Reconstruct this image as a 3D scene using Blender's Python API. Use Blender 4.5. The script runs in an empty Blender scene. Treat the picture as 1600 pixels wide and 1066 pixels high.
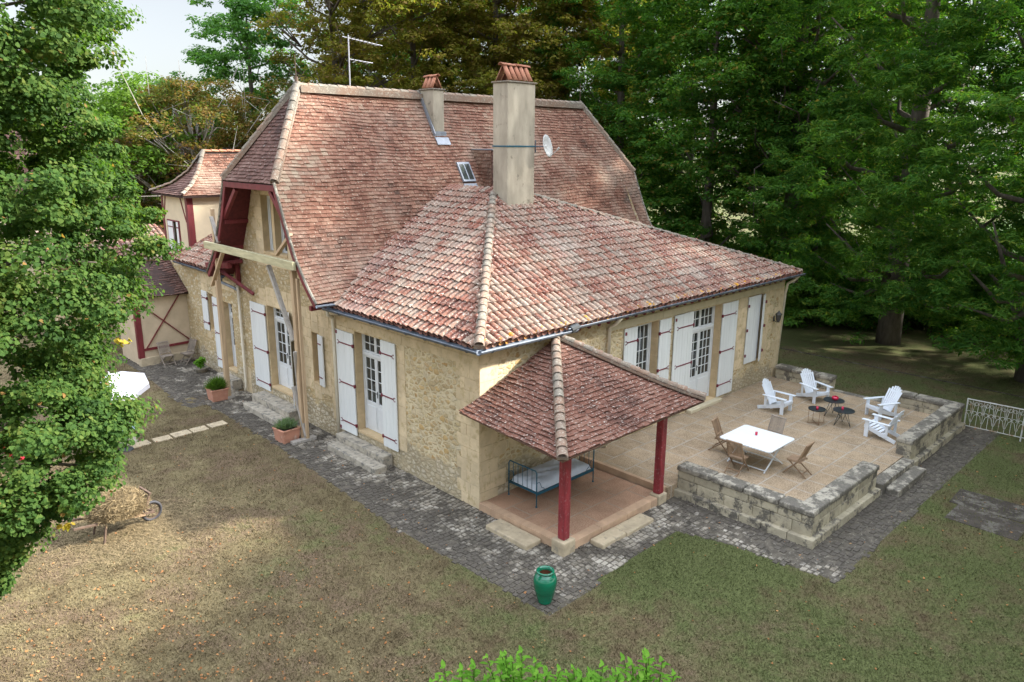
import bpy, math, random
import numpy as np
from mathutils import Vector, Matrix
R = math.radians
random.seed(7); rng = np.random.default_rng(7)
scene = bpy.context.scene
# ------------------------------------------------------------------ camera
cam_d = bpy.data.cameras.new("camera"); cam = bpy.data.objects.new("camera", cam_d)
scene.collection.objects.link(cam); scene.camera = cam
cam_d.sensor_width = 36; cam_d.lens = 36 * 1177.47 / 1600; cam_d.clip_end = 2000; cam_d.clip_start = .1
_y, _p, _r = R(45.85023), R(14.49103), R(-0.374)
_f = Vector((math.cos(_y)*math.cos(_p), math.sin(_y)*math.cos(_p), -math.sin(_p)))
_rt = Vector((math.sin(_y), -math.cos(_y), 0)); _dn = _f.cross(_rt)
_c, _s = math.cos(_r), math.sin(_r)
_x = _c*_rt + _s*_dn; _d = -_s*_rt + _c*_dn
_m = Matrix((( _x[0], -_d[0], -_f[0]), (_x[1], -_d[1], -_f[1]), (_x[2], -_d[2], -_f[2])))
cam.matrix_world = Matrix.Translation((-11.66, -13.15, 9.0)) @ _m.to_4x4()
# ------------------------------------------------------------------ world, sun, exposure
SUN = Vector((.66, -.53, .53)).normalized()
w = bpy.data.worlds.new("World"); scene.world = w; w.use_nodes = True
nt = w.node_tree; nt.nodes.clear()
sky = nt.nodes.new('ShaderNodeTexSky'); sky.sky_type = 'NISHITA'; sky.sun_disc = False
sky.sun_elevation = math.asin(SUN.z); sky.sun_rotation = math.atan2(SUN.x, SUN.y)
sky.dust_density = .8; sky.air_density = 1.0; sky.ozone_density = 1.5
bg = nt.nodes.new('ShaderNodeBackground'); bg.inputs[1].default_value = .15
wo = nt.nodes.new('ShaderNodeOutputWorld')
hs = nt.nodes.new('ShaderNodeHueSaturation'); hs.inputs['Saturation'].default_value = .32   # hazy pale sky
nt.links.new(sky.outputs[0], hs.inputs['Color'])
# hazy overcast sky: brighter overhead than at the horizon
_g = nt.nodes.new('ShaderNodeTexCoord'); _x = nt.nodes.new('ShaderNodeSeparateXYZ'); nt.links.new(_g.outputs['Generated'], _x.inputs[0])
_r = nt.nodes.new('ShaderNodeMapRange'); nt.links.new(_x.outputs[2], _r.inputs[0]); _r.inputs[1].default_value = .24; _r.inputs[3].default_value = .28; _r.inputs[4].default_value = 2.7
_v = nt.nodes.new('ShaderNodeVectorMath'); _v.operation = 'SCALE'; nt.links.new(hs.outputs[0], _v.inputs[0]); nt.links.new(_r.outputs[0], _v.inputs['Scale']); nt.links.new(_v.outputs[0], bg.inputs[0]); nt.links.new(bg.outputs[0], wo.inputs[0])
sd = bpy.data.lights.new("sun", 'SUN'); sd.energy = 3.0; sd.angle = R(2.5); sd.color = (1, .95, .87)
so = bpy.data.objects.new("sun", sd); scene.collection.objects.link(so)
so.rotation_euler = SUN.to_track_quat('Z', 'Y').to_euler(); so.location = (20, -20, 40)
scene.view_settings.view_transform = 'Standard'; scene.view_settings.look = 'None'
scene.view_settings.exposure = 2.2; scene.view_settings.gamma = 1
scene.cycles.max_bounces = 6; scene.cycles.transparent_max_bounces = 6
scene.cycles.diffuse_bounces = 3; scene.cycles.caustics_reflective = False; scene.cycles.caustics_refractive = False
# ------------------------------------------------------------------ helpers
col = scene.collection
def tag(o, label=None, cat=None, group=None, kind=None):
    if label: o['label'] = label
    if cat: o['category'] = cat
    if group: o['group'] = group
    if kind: o['kind'] = kind
    return o
def thing(name, label, cat, loc=(0, 0, 0), rz=0, group=None):
    o = bpy.data.objects.new(name, None); col.objects.link(o); o.location = loc; o.rotation_euler = (0, 0, rz)
    o.empty_display_size = .3
    return tag(o, label, cat, group)
def kids(o): return [c for c in bpy.data.objects if c.parent == o]
def dup(o, loc=None, rz=None, label=None, parent=None, scale=None):
    ch = kids(o)
    c = o.copy(); col.objects.link(c); c.parent = parent
    if loc is not None: c.location = loc
    if rz is not None: c.rotation_euler = (0, 0, rz)
    if label: c['label'] = label
    if scale: c.scale = scale
    for k in ch: dup(k, parent=c)
    return c
class MB:
    def __init__(s): s.v = []; s.f = []; s.sm = False
    def add(s, vs, fs):
        n = len(s.v); s.v += [tuple(a) for a in vs]; s.f += [tuple(i + n for i in f) for f in fs]; return s
    def box(s, c, d, rot=None, taper=1.0):
        hx, hy, hz = d[0]/2, d[1]/2, d[2]/2
        vs = [(-hx,-hy,-hz),(hx,-hy,-hz),(hx,hy,-hz),(-hx,hy,-hz),(-hx*taper,-hy*taper,hz),(hx*taper,-hy*taper,hz),(hx*taper,hy*taper,hz),(-hx*taper,hy*taper,hz)]
        M = rot if rot is not None else Matrix.Identity(3)
        vs = [M @ Vector(a) + Vector(c) for a in vs]
        return s.add(vs, [(3,2,1,0),(4,5,6,7),(0,1,5,4),(1,2,6,5),(2,3,7,6),(3,0,4,7)])
    def b(s, x0, x1, y0, y1, z0, z1): return s.box(((x0+x1)/2,(y0+y1)/2,(z0+z1)/2), (x1-x0,y1-y0,z1-z0))
    def beam(s, p0, p1, w_, h_, up=(0,0,1)):
        p0, p1 = Vector(p0), Vector(p1); d = (p1-p0); L = d.length; d.normalize(); u = Vector(up)
        if abs(d.dot(u)) > .98: u = Vector((1,0,0))
        sx = d.cross(u).normalized(); u = sx.cross(d).normalized()
        M = Matrix((sx, d, u)).transposed()
        return s.box((p0+p1)/2, (w_, L, h_), M)
    def tube(s, pts, r, n=8, caps=True):
        pts = [Vector(p) for p in pts]; rs = r if isinstance(r, (list, tuple)) else [r]*len(pts)
        base = len(s.v); prev = None
        for i, p in enumerate(pts):
            t = (pts[min(i+1, len(pts)-1)] - pts[max(i-1, 0)])
            if t.length < 1e-9: t = Vector((0,0,1))
            t.normalize()
            if prev is None:
                a = Vector((0,0,1)) if abs(t.z) < .9 else Vector((1,0,0)); prev = t.cross(a).normalized()
            else:
                prev = (prev - t*prev.dot(t)); prev = prev.normalized() if prev.length > 1e-6 else t.orthogonal().normalized()
            q = t.cross(prev)
            for k in range(n):
                a = 2*math.pi*k/n; s.v.append(tuple(p + (prev*math.cos(a) + q*math.sin(a))*rs[i]))
        for i in range(len(pts)-1):
            for k in range(n):
                a, b_ = base+i*n+k, base+i*n+(k+1)%n; s.f.append((a, b_, b_+n, a+n))
        if caps:
            s.f.append(tuple(base+n-1-k for k in range(n))); s.f.append(tuple(base+(len(pts)-1)*n+k for k in range(n)))
        return s
    def lathe(s, prof, c=(0,0,0), n=24, cap=True):
        base = len(s.v)
        for r, z in prof:
            for k in range(n):
                a = 2*math.pi*k/n; s.v.append((c[0]+r*math.cos(a), c[1]+r*math.sin(a), c[2]+z))
        for i in range(len(prof)-1):
            for k in range(n):
                a, b_ = base+i*n+k, base+i*n+(k+1)%n; s.f.append((a, b_, b_+n, a+n))
        if cap:
            s.f.append(tuple(base+n-1-k for k in range(n))); s.f.append(tuple(base+(len(prof)-1)*n+k for k in range(n)))
        return s
    def prism(s, poly, z0, z1, fn=lambda a, b_, c: (a, b_, c)):
        n = len(poly); vs = [fn(p[0], p[1], z0) for p in poly] + [fn(p[0], p[1], z1) for p in poly]
        return s.add(vs, [tuple(reversed(range(n))), tuple(range(n, 2*n))] + [(i, (i+1)%n, (i+1)%n+n, i+n) for i in range(n)])
    def build(s, name, m, parent=None, smooth=False, bevel=0):
        me = bpy.data.meshes.new(name); me.from_pydata(s.v, [], s.f); me.update()
        if smooth: me.polygons.foreach_set('use_smooth', [True]*len(me.polygons))
        me.materials.append(m)
        o = bpy.data.objects.new(name, me); col.objects.link(o); o.parent = parent
        if bevel:
            bv = o.modifiers.new('bevel', 'BEVEL'); bv.width = bevel; bv.segments = 2; bv.limit_method = 'ANGLE'; bv.angle_limit = R(40)
        return o
def np_mesh(name, V, nper, m, parent=None, smooth=False, faces=None):
    """V: (N*nper,3); one n-gon per nper verts, or faces: local index list per item"""
    me = bpy.data.meshes.new(name); V = np.asarray(V, dtype=np.float32).reshape(-1, 3); N = len(V)//nper
    faces = faces or [list(range(nper))]
    k = len(faces[0]); F = np.array(faces)
    idx = (np.arange(N)[:, None, None]*nper + F[None]).reshape(-1)
    nf = N*len(faces)
    me.vertices.add(len(V)); me.vertices.foreach_set('co', V.ravel())
    me.loops.add(nf*k); me.loops.foreach_set('vertex_index', idx.astype(np.int32))
    me.polygons.add(nf); me.polygons.foreach_set('loop_start', (np.arange(nf)*k).astype(np.int32))
    try: me.polygons.foreach_set('loop_total', np.full(nf, k, dtype=np.int32))
    except Exception: pass
    me.polygons.foreach_set('use_smooth', np.full(nf, smooth, dtype=bool))
    me.materials.append(m); me.update(calc_edges=True); me.validate()
    o = bpy.data.objects.new(name, me); col.objects.link(o); o.parent = parent
    return o
def gz(x, y):
    t = min(max((y-13)/5, 0), 1); return .28*t*t*(3-2*t)
# ------------------------------------------------------------------ materials
def NM(name):
    m = bpy.data.materials.new(name); m.use_nodes = True; nt = m.node_tree; nt.nodes.clear()
    out = nt.nodes.new('ShaderNodeOutputMaterial'); b = nt.nodes.new('ShaderNodeBsdfPrincipled')
    nt.links.new(b.outputs[0], out.inputs[0]); return m, nt, b, out
def nd(nt, t, **k):
    n = nt.nodes.new(t)
    for a, v in k.items():
        if a.startswith('i_'): n.inputs[a[2:].replace('_', ' ')].default_value = v
        else: setattr(n, a, v)
    return n
def ramp(nt, src, stops, interp='LINEAR'):
    r = nt.nodes.new('ShaderNodeValToRGB'); r.color_ramp.interpolation = interp
    e = r.color_ramp.elements
    while len(e) > 1: e.remove(e[0])
    e[0].position = stops[0][0]; e[0].color = (*stops[0][1], 1) if len(stops[0][1]) == 3 else stops[0][1]
    for p, c in stops[1:]:
        q = e.new(p); q.color = (*c, 1)
    nt.links.new(src, r.inputs[0]); return r.outputs[0]
def g3(v): return (v, v, v)
def coords(nt, scale=1, obj=True, stretch=None):
    tc = nt.nodes.new('ShaderNodeTexCoord'); mp = nt.nodes.new('ShaderNodeMapping')
    nt.links.new(tc.outputs['Object'], mp.inputs[0])
    s = stretch or (1, 1, 1); mp.inputs['Scale'].default_value = (s[0]*scale, s[1]*scale, s[2]*scale)
    return mp.outputs[0]
def wcoords(nt, scale=1, stretch=None):
    tc = nt.nodes.new('ShaderNodeNewGeometry'); mp = nt.nodes.new('ShaderNodeMapping')
    nt.links.new(tc.outputs['Position'], mp.inputs[0]); s = stretch or (1, 1, 1)
    mp.inputs['Scale'].default_value = (s[0]*scale, s[1]*scale, s[2]*scale); return mp.outputs[0]
def noise(nt, vec, scale, detail=4, rough=.55):
    n = nd(nt, 'ShaderNodeTexNoise'); n.inputs['Scale'].default_value = scale; n.inputs['Detail'].default_value = detail
    n.inputs['Roughness'].default_value = rough; nt.links.new(vec, n.inputs['Vector']); return n.outputs[0]
def mix(nt, fac, a, b, mode='MIX'):
    n = nt.nodes.new('ShaderNodeMix'); n.data_type = 'RGBA'; n.blend_type = mode
    for s, v in ((n.inputs[0], fac), (n.inputs[6], a), (n.inputs[7], b)):
        if isinstance(v, (int, float)): s.default_value = v
        elif isinstance(v, tuple): s.default_value = (*v, 1) if len(v) == 3 else v
        else: nt.links.new(v, s)
    return n.outputs[2]
def mth(nt, op, a, b=0):
    n = nt.nodes.new('ShaderNodeMath'); n.operation = op
    for s, v in ((n.inputs[0], a), (n.inputs[1], b)):
        if isinstance(v, (int, float)): s.default_value = v
        else: nt.links.new(v, s)
    return n.outputs[0]
def bump(nt, b, h, strength=.5, dist=.02):
    n = nt.nodes.new('ShaderNodeBump'); n.inputs['Strength'].default_value = strength; n.inputs['Distance'].default_value = dist
    nt.links.new(h, n.inputs['Height']); nt.links.new(n.outputs[0], b.inputs['Normal'])
def island(nt): return nt.nodes.new('ShaderNodeNewGeometry').outputs['Random Per Island']
def simple(name, c, rough=.6, var=.25, scale=6, metal=0, bmp=.2, isl=0, spec=.4, streak=None, dirt=None):
    m, nt, b, o = NM(name); v = wcoords(nt, 1, streak)
    n = noise(nt, v, scale, 6, .6)
    dk = tuple(x*(1-var) for x in c); lt = tuple(min(1, x*(1+var)) for x in c)
    cc = ramp(nt, n, [(.3, dk), (.7, lt)])
    if isl: cc = mix(nt, 1.0, cc, ramp(nt, island(nt), [(0, g3(1-isl)), (1, g3(1))]), 'MULTIPLY')
    if dirt:
        n2 = noise(nt, wcoords(nt), dirt[2] if len(dirt) > 2 else 3, 8, .7)
        cc = mix(nt, ramp(nt, n2, [(dirt[1]-.06, g3(0)), (dirt[1]+.06, g3(1))]), cc, dirt[0])
    nt.links.new(cc, b.inputs['Base Color']); b.inputs['Roughness'].default_value = rough; b.inputs['Metallic'].default_value = metal
    b.inputs['Specular IOR Level'].default_value = spec
    if bmp: bump(nt, b, noise(nt, v, scale*4, 5, .6), bmp, .01)
    return m
def tile_mat(name, cols, lich=(.55,.52,.44), lf=.55, bigvar=.45, dark=(.07,.04,.035), orange=None):
    m, nt, b, o = NM(name); v = wcoords(nt)
    n1 = noise(nt, v, .55, 3, .6)
    r = mth(nt, 'ADD', mth(nt, 'MULTIPLY', island(nt), .42), mth(nt, 'MULTIPLY', mth(nt, 'SUBTRACT', n1, .5), 1.5)); r = mth(nt, 'ADD', r, .28)
    c = ramp(nt, r, [(i/(len(cols)-1), cc) for i, cc in enumerate(cols)])
    f = noise(nt, v, 17, 6, .75)
    c = mix(nt, ramp(nt, f, [(lf, g3(0)), (lf+.07, g3(1))]), c, lich)
    f2 = noise(nt, v, 9, 5, .7)
    c = mix(nt, ramp(nt, f2, [(.60, g3(0)), (.70, g3(.75))]), c, dark)
    if orange:
        f3 = noise(nt, v, 3.1, 5, .8); c = mix(nt, ramp(nt, f3, [(orange, g3(0)), (orange+.03, g3(1))]), c, (.55, .27, .02))
    if 'canal' in name:   # orange lichen along the front eave
        g = nt.nodes.new('ShaderNodeSeparateXYZ'); nt.links.new(v, g.inputs[0])
        k = mth(nt, 'MULTIPLY', ramp(nt, mth(nt, 'ADD', g.outputs[1], 1), [(.5, g3(0)), (.58, g3(1)), (.70, g3(1)), (.76, g3(0))]), ramp(nt, noise(nt, v, 6, 4, .7), [(.57, g3(0)), (.62, g3(1))]))
        c = mix(nt, k, c, (.5, .25, .02))
    c = mix(nt, 1.0, c, (.86,.83,.80), 'MULTIPLY')
    if name in ('old_flat_tiles', 'canal_tiles'): c = mix(nt, ramp(nt, noise(nt, v, .33, 5, .7), [(.5, g3(0)), (.68, g3(.28))]), c, tuple(x*.9 for x in lich))
    nt.links.new(c, b.inputs['Base Color']); b.inputs['Roughness'].default_value = .9; b.inputs['Specular IOR Level'].default_value = .2
    bump(nt, b, noise(nt, v, 60, 5, .7), .5, .01); return m
M = {}
M['tile'] = tile_mat('old_flat_tiles', [(.065,.035,.026),(.12,.056,.038),(.175,.082,.056),(.22,.11,.076),(.26,.15,.105),(.28,.19,.14),(.33,.265,.195)], lich=(.48,.42,.33), lf=.57)
M['tile_dark'] = tile_mat('dark_mossy_and_shaded_flat_tiles', [(.05,.03,.026),(.09,.05,.042),(.14,.075,.06),(.19,.11,.09),(.26,.18,.15)], lich=(.36,.34,.3), lf=.58)  # dark tiles; on the half hips and tower sides the darkness is painted shade
M['tile_porch'] = tile_mat('porch_flat_tiles', [(.065,.034,.026),(.115,.055,.04),(.165,.075,.052),(.2,.1,.072),(.23,.14,.1)], lich=(.52,.48,.43), lf=.56, orange=.78)
M['canal'] = tile_mat('canal_tiles', [(.07,.035,.028),(.14,.06,.045),(.2,.082,.058),(.24,.12,.085),(.27,.18,.135),(.25,.2,.16),(.22,.085,.055),(.15,.08,.062)], lich=(.56,.51,.44), lf=.545)
M['canal_under'] = tile_mat('canal_channel_tiles', [(.09,.045,.035),(.17,.08,.06),(.22,.14,.1)], lich=(.3,.28,.24), lf=.6)
M['terracotta_cap'] = tile_mat('chimney_cap_tiles', [(.3,.12,.07),(.42,.2,.13),(.5,.32,.23)], lf=.66)
M['ridge'] = tile_mat('ridge_mortar_tiles', [(.13,.12,.1),(.22,.2,.165),(.27,.18,.13),(.18,.165,.135)], lich=(.4,.38,.32), lf=.54)
M['under'] = simple('dark_roof_deck', (.05,.03,.025), .9)
def stone_mat(name, cols, mortar, scale=4.2, zwhite=None, bmp=1.0, cover=.5, stretch=1.6):
    m, nt, b, o = NM(name); v = wcoords(nt)
    nz = nd(nt, 'ShaderNodeTexNoise'); nz.inputs['Scale'].default_value = 3.5; nz.inputs['Detail'].default_value = 6; nz.inputs['Roughness'].default_value = .7; nt.links.new(v, nz.inputs['Vector'])
    vm = nt.nodes.new('ShaderNodeVectorMath'); vm.operation = 'MULTIPLY_ADD'; nt.links.new(nz.outputs['Color'], vm.inputs[0]); vm.inputs[1].default_value = (.3,.3,.2); nt.links.new(v, vm.inputs[2])
    mp = nt.nodes.new('ShaderNodeMapping'); mp.inputs['Scale'].default_value = (1,1,stretch); nt.links.new(vm.outputs[0], mp.inputs[0])
    f1 = nd(nt, 'ShaderNodeTexVoronoi'); f1.inputs['Scale'].default_value = scale; nt.links.new(mp.outputs[0], f1.inputs['Vector'])
    e = nd(nt, 'ShaderNodeTexVoronoi', feature='DISTANCE_TO_EDGE'); e.inputs['Scale'].default_value = scale; nt.links.new(mp.outputs[0], e.inputs['Vector'])
    sx = nt.nodes.new('ShaderNodeSeparateColor'); nt.links.new(f1.outputs['Color'], sx.inputs[0])
    c = ramp(nt, sx.outputs[0], [(i/(len(cols)-1), q) for i, q in enumerate(cols)])
    c = mix(nt, .8, c, ramp(nt, noise(nt, v, 9, 8, .75), [(.3, g3(.68)), (.7, g3(1.18))]), 'MULTIPLY')
    # joints are thin in places and smeared wide over whole stones in others
    th = mth(nt, 'ADD', mth(nt, 'MULTIPLY', sx.outputs[1], .16*cover), mth(nt, 'MULTIPLY', mth(nt, 'SUBTRACT', noise(nt, v, 6, 5, .7), .42), .3*cover))
    face = mth(nt, 'MINIMUM', mth(nt, 'MAXIMUM', mth(nt, 'MULTIPLY', mth(nt, 'SUBTRACT', e.outputs[0], th), 11), 0), 1)
    mo = mix(nt, noise(nt, v, 18, 6, .7), tuple(x*.78 for x in mortar), mortar)
    c = mix(nt, mth(nt, 'MULTIPLY', face, .85), mo, c)
    if zwhite:
        g = nt.nodes.new('ShaderNodeSeparateXYZ'); nt.links.new(v, g.inputs[0])
        zz = mth(nt, 'ADD', g.outputs[2], mth(nt, 'MULTIPLY', mth(nt, 'SUBTRACT', noise(nt, v, 1.6, 4), .5), 1.2))
        k = ramp(nt, zz, [(zwhite-.12, g3(1)), (min(1, zwhite+.05), g3(0))])
        c = mix(nt, mth(nt, 'MULTIPLY', k, .7), c, mix(nt, face, (.34,.28,.18), mix(nt, sx.outputs[2], (.62,.56,.44), (.5,.43,.3))))
    c = mix(nt, .7, c, ramp(nt, noise(nt, v, .8, 5, .6), [(.3, g3(.78)), (.7, g3(1.08))]), 'MULTIPLY')
    nt.links.new(c, b.inputs['Base Color']); b.inputs['Roughness'].default_value = .95; b.inputs['Specular IOR Level'].default_value = .1
    h = mth(nt, 'ADD', mth(nt, 'MULTIPLY', face, .8), mth(nt, 'ADD', mth(nt, 'MULTIPLY', f1.outputs['Distance'], -.7), mth(nt, 'MULTIPLY', noise(nt, v, 16, 8, .75), .7)))
    bump(nt, b, h, bmp*.8, .03); return m
M['rubble'] = stone_mat('yellow_rubble_wall', [(.56,.43,.22),(.66,.54,.32),(.44,.26,.09),(.7,.61,.43),(.56,.37,.15),(.46,.35,.2),(.64,.51,.28)], (.74,.62,.4), 5.0, zwhite=.95, cover=.8, bmp=1.0)
M['rubble_gable'] = stone_mat('gable_rubble_wall', [(.72,.62,.43),(.64,.51,.29),(.78,.69,.5),(.54,.38,.18),(.7,.6,.42)], (.58,.45,.25), 5.2, zwhite=.95, bmp=1.0, cover=.5)
M['ashlar'] = simple('limestone_ashlar', (.66,.53,.34), .9, .16, 2.2, bmp=.35, isl=.14, spec=.15, dirt=((.46,.36,.2), .58, 4))
M['lintel'] = simple('pale_cut_stone', (.6,.52,.36), .9, .12, 3, bmp=.2, isl=.08, spec=.15)
M['jamb'] = simple('smooth_jamb_stone', (.58,.44,.26), .9, .15, 3, bmp=.2, isl=.1, spec=.15)
M['render_cream'] = simple('cream_render', (.62,.52,.36), .95, .08, 2, bmp=.15, spec=.1)
M['render_grey'] = simple('weathered_chimney_render', (.37,.325,.25), .95, .28, 2.2, bmp=.3, spec=.1, streak=(1,1,.35), dirt=((.14,.12,.09), .66, 2.5))
M['render_tan'] = simple('tan_render', (.52,.42,.29), .95, .14, 1.6, bmp=.2, spec=.1)
M['red_paint'] = simple('oxblood_painted_wood', (.17,.024,.028), .55, .3, 8, bmp=.3, isl=.2, streak=(1,1,.2))
M['red_board'] = simple('oxblood_roof_boards', (.1,.016,.018), .7, .3, 8, bmp=.3)
M['post_red'] = simple('flaking_red_post', (.23,.028,.034), .5, .35, 10, bmp=.5, streak=(1,1,.25), dirt=((.33,.2,.19), .62, 14))
M['iron_red'] = simple('maroon_iron', (.16,.02,.035), .5, .15, 10)
M['shutter'] = simple('white_shutter_paint', (.68,.7,.68), .55, .06, 5, bmp=.15, streak=(1,1,.15), dirt=((.5,.5,.46), .7, 4))
M['white'] = simple('white_joinery_paint', (.66,.68,.68), .45, .04, 5, bmp=.05)
M['chair_white'] = simple('white_garden_paint', (.72,.76,.8), .4, .04, 5, bmp=.05, isl=.06)
M['glass'] = simple('window_glass', (.035,.04,.038), .06, .5, 1.6, bmp=0, spec=.8)
M['dark'] = simple('dark_interior', (.05,.04,.03), .9)
M['curtain'] = simple('grey_curtain', (.3,.28,.25), .9, .2, 3)
M['zinc'] = simple('zinc_gutter', (.13,.15,.18), .6, .25, 4, metal=.2, bmp=.1)
M['lead'] = simple('lead_flashing', (.26,.28,.31), .55, .2, 5, metal=.3)
M['pipe'] = simple('cream_downpipe', (.66,.6,.47), .6, .08, 4, bmp=.05)
M['timber_new'] = simple('raw_orange_timber', (.5,.36,.22), .75, .22, 3, bmp=.4, isl=.12, streak=(3,3,.25))
M['timber_grey'] = simple('weathered_grey_timber', (.36,.33,.29), .85, .25, 4, bmp=.4, streak=(3,3,.3))
M['timber_pale'] = simple('pale_greenish_timber', (.44,.4,.24), .8, .25, 4, bmp=.4, streak=(3,.4,3))
M['step'] = simple('grey_lichened_stone', (.38,.34,.27), .95, .25, 5, bmp=.8, spec=.15, dirt=((.17,.16,.14), .56, 6))
M['step_pale'] = simple('pale_worn_stone', (.45,.37,.25), .95, .2, 4, bmp=.6, spec=.15, dirt=((.22,.2,.16), .62, 5))
def garden_wall_mat(name, base, lf):
    m, nt, b, o = NM(name); v = wcoords(nt)
    c = ramp(nt, noise(nt, v, 3, 6, .65), [(.3, tuple(x*.7 for x in base)), (.7, tuple(x*1.15 for x in base))])
    c = mix(nt, 1.0, c, ramp(nt, island(nt), [(0, g3(.75)), (1, g3(1.05))]), 'MULTIPLY')
    c = mix(nt, ramp(nt, noise(nt, v, 2.3, 9, .75), [(lf, g3(0)), (lf+.07, g3(1))]), c, mix(nt, noise(nt, v, 22, 4), (.075,.068,.055), (.22,.2,.165)))
    c = mix(nt, ramp(nt, noise(nt, v, 15, 6, .8), [(.66, g3(0)), (.7, g3(1))]), c, (.5,.5,.45))
    nt.links.new(c, b.inputs['Base Color']); b.inputs['Roughness'].default_value = .95; b.inputs['Specular IOR Level'].default_value = .1
    bump(nt, b, noise(nt, v, 14, 8, .75), .9, .03); return m
M['gwall'] = garden_wall_mat('lichened_wall_blocks', (.52,.46,.33), .50)
M['coping'] = garden_wall_mat('lichened_coping', (.43,.39,.31), .445)
M['slab_dark'] = garden_wall_mat('dark_mossy_slab', (.085,.072,.06), .5)
def pathdark(nt):
    # moss gathers on the lawn side of the path; feet keep the strip by the wall clean
    g = nt.nodes.new('ShaderNodeSeparateXYZ'); nt.links.new(wcoords(nt), g.inputs[0])
    a = ramp(nt, mth(nt, 'MULTIPLY', mth(nt, 'ADD', g.outputs[0], 2.4), .4), [(.2, g3(.10)), (.62, g3(-.0)), (.78, g3(0)), (1, g3(0))])
    return mth(nt, 'ADD', a, ramp(nt, mth(nt, 'MULTIPLY', mth(nt, 'SUBTRACT', g.outputs[0], 3.4), .3), [(0, g3(0)), (.35, g3(.17))]))
def cobble_mat():
    m, nt, b, o = NM('mossy_cobbles'); v = wcoords(nt)
    c = ramp(nt, island(nt), [(0, (.23,.2,.155)), (.5, (.33,.295,.235)), (1, (.44,.4,.33))])
    c = mix(nt, ramp(nt, mth(nt, 'ADD', noise(nt, v, 1.3, 8, .75), pathdark(nt)), [(.43, g3(0)), (.54, g3(.92))]), c, mix(nt, noise(nt, v, 14, 5, .7), (.04,.034,.028), (.125,.11,.09)))
    c = mix(nt, ramp(nt, noise(nt, v, 20, 6, .8), [(.66, g3(0)), (.7, g3(.8))]), c, (.38,.37,.33))
    nt.links.new(c, b.inputs['Base Color']); b.inputs['Roughness'].default_value = .95; b.inputs['Specular IOR Level'].default_value = .15
    bump(nt, b, noise(nt, v, 30, 6, .7), .7, .02); return m
M['cobble'] = cobble_mat()
M['joint'] = simple('mossy_soil_joint', (.085,.073,.055), .95, .6, 5, bmp=.9, dirt=((.3,.275,.22), .62, 14))
def gravel_mat(name, c, c2, line, bw=.8, rh=.8, lw=.012):
    m, nt, b, o = NM(name); v = wcoords(nt)
    f = noise(nt, v, 45, 3, .8); big = noise(nt, v, .7, 5, .6)
    cc = mix(nt, ramp(nt, f, [(.38, g3(0)), (.62, g3(1))]), tuple(x*.5 for x in c), c2)
    cc = mix(nt, ramp(nt, big, [(.3, g3(0)), (.7, g3(1))]), cc, mix(nt, .5, cc, c))
    cc = mix(nt, .8, cc, ramp(nt, noise(nt, v, 1.7, 6, .7), [(.3, g3(.68)), (.7, g3(1.15))]), 'MULTIPLY')
    br = nd(nt, 'ShaderNodeTexBrick'); br.offset = .5; nt.links.new(v, br.inputs['Vector'])
    for k, x in (('Scale', 1), ('Brick Width', bw), ('Row Height', rh), ('Mortar Size', lw), ('Mortar Smooth', .3)): br.inputs[k].default_value = x
    br.inputs['Color1'].default_value = (1,1,1,1); br.inputs['Color2'].default_value = (.8,.8,.8,1)
    cc = mix(nt, .6, cc, br.outputs['Color'], 'MULTIPLY')
    cc = mix(nt, mth(nt, 'MULTIPLY', br.outputs['Fac'], mth(nt, 'MULTIPLY', noise(nt, v, 3, 3), 1.1)), cc, line)
    nt.links.new(cc, b.inputs['Base Color']); b.inputs['Roughness'].default_value = .95; b.inputs['Specular IOR Level'].default_value = .15
    bump(nt, b, f, .7, .01); return m
M['gravel'] = gravel_mat('gravel_slabs', (.38,.27,.16), (.57,.45,.31), (.52,.47,.39), .75, .75, .022)
M['porch_floor'] = gravel_mat('reddish_porch_slabs', (.46,.26,.16), (.6,.4,.27), (.5,.4,.3), .95, .7, .02)
M['pinkstone'] = simple('pinkish_kerb_stone', (.5,.34,.22), .95, .22, 2.5, bmp=.4, isl=.12, spec=.15)
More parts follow.
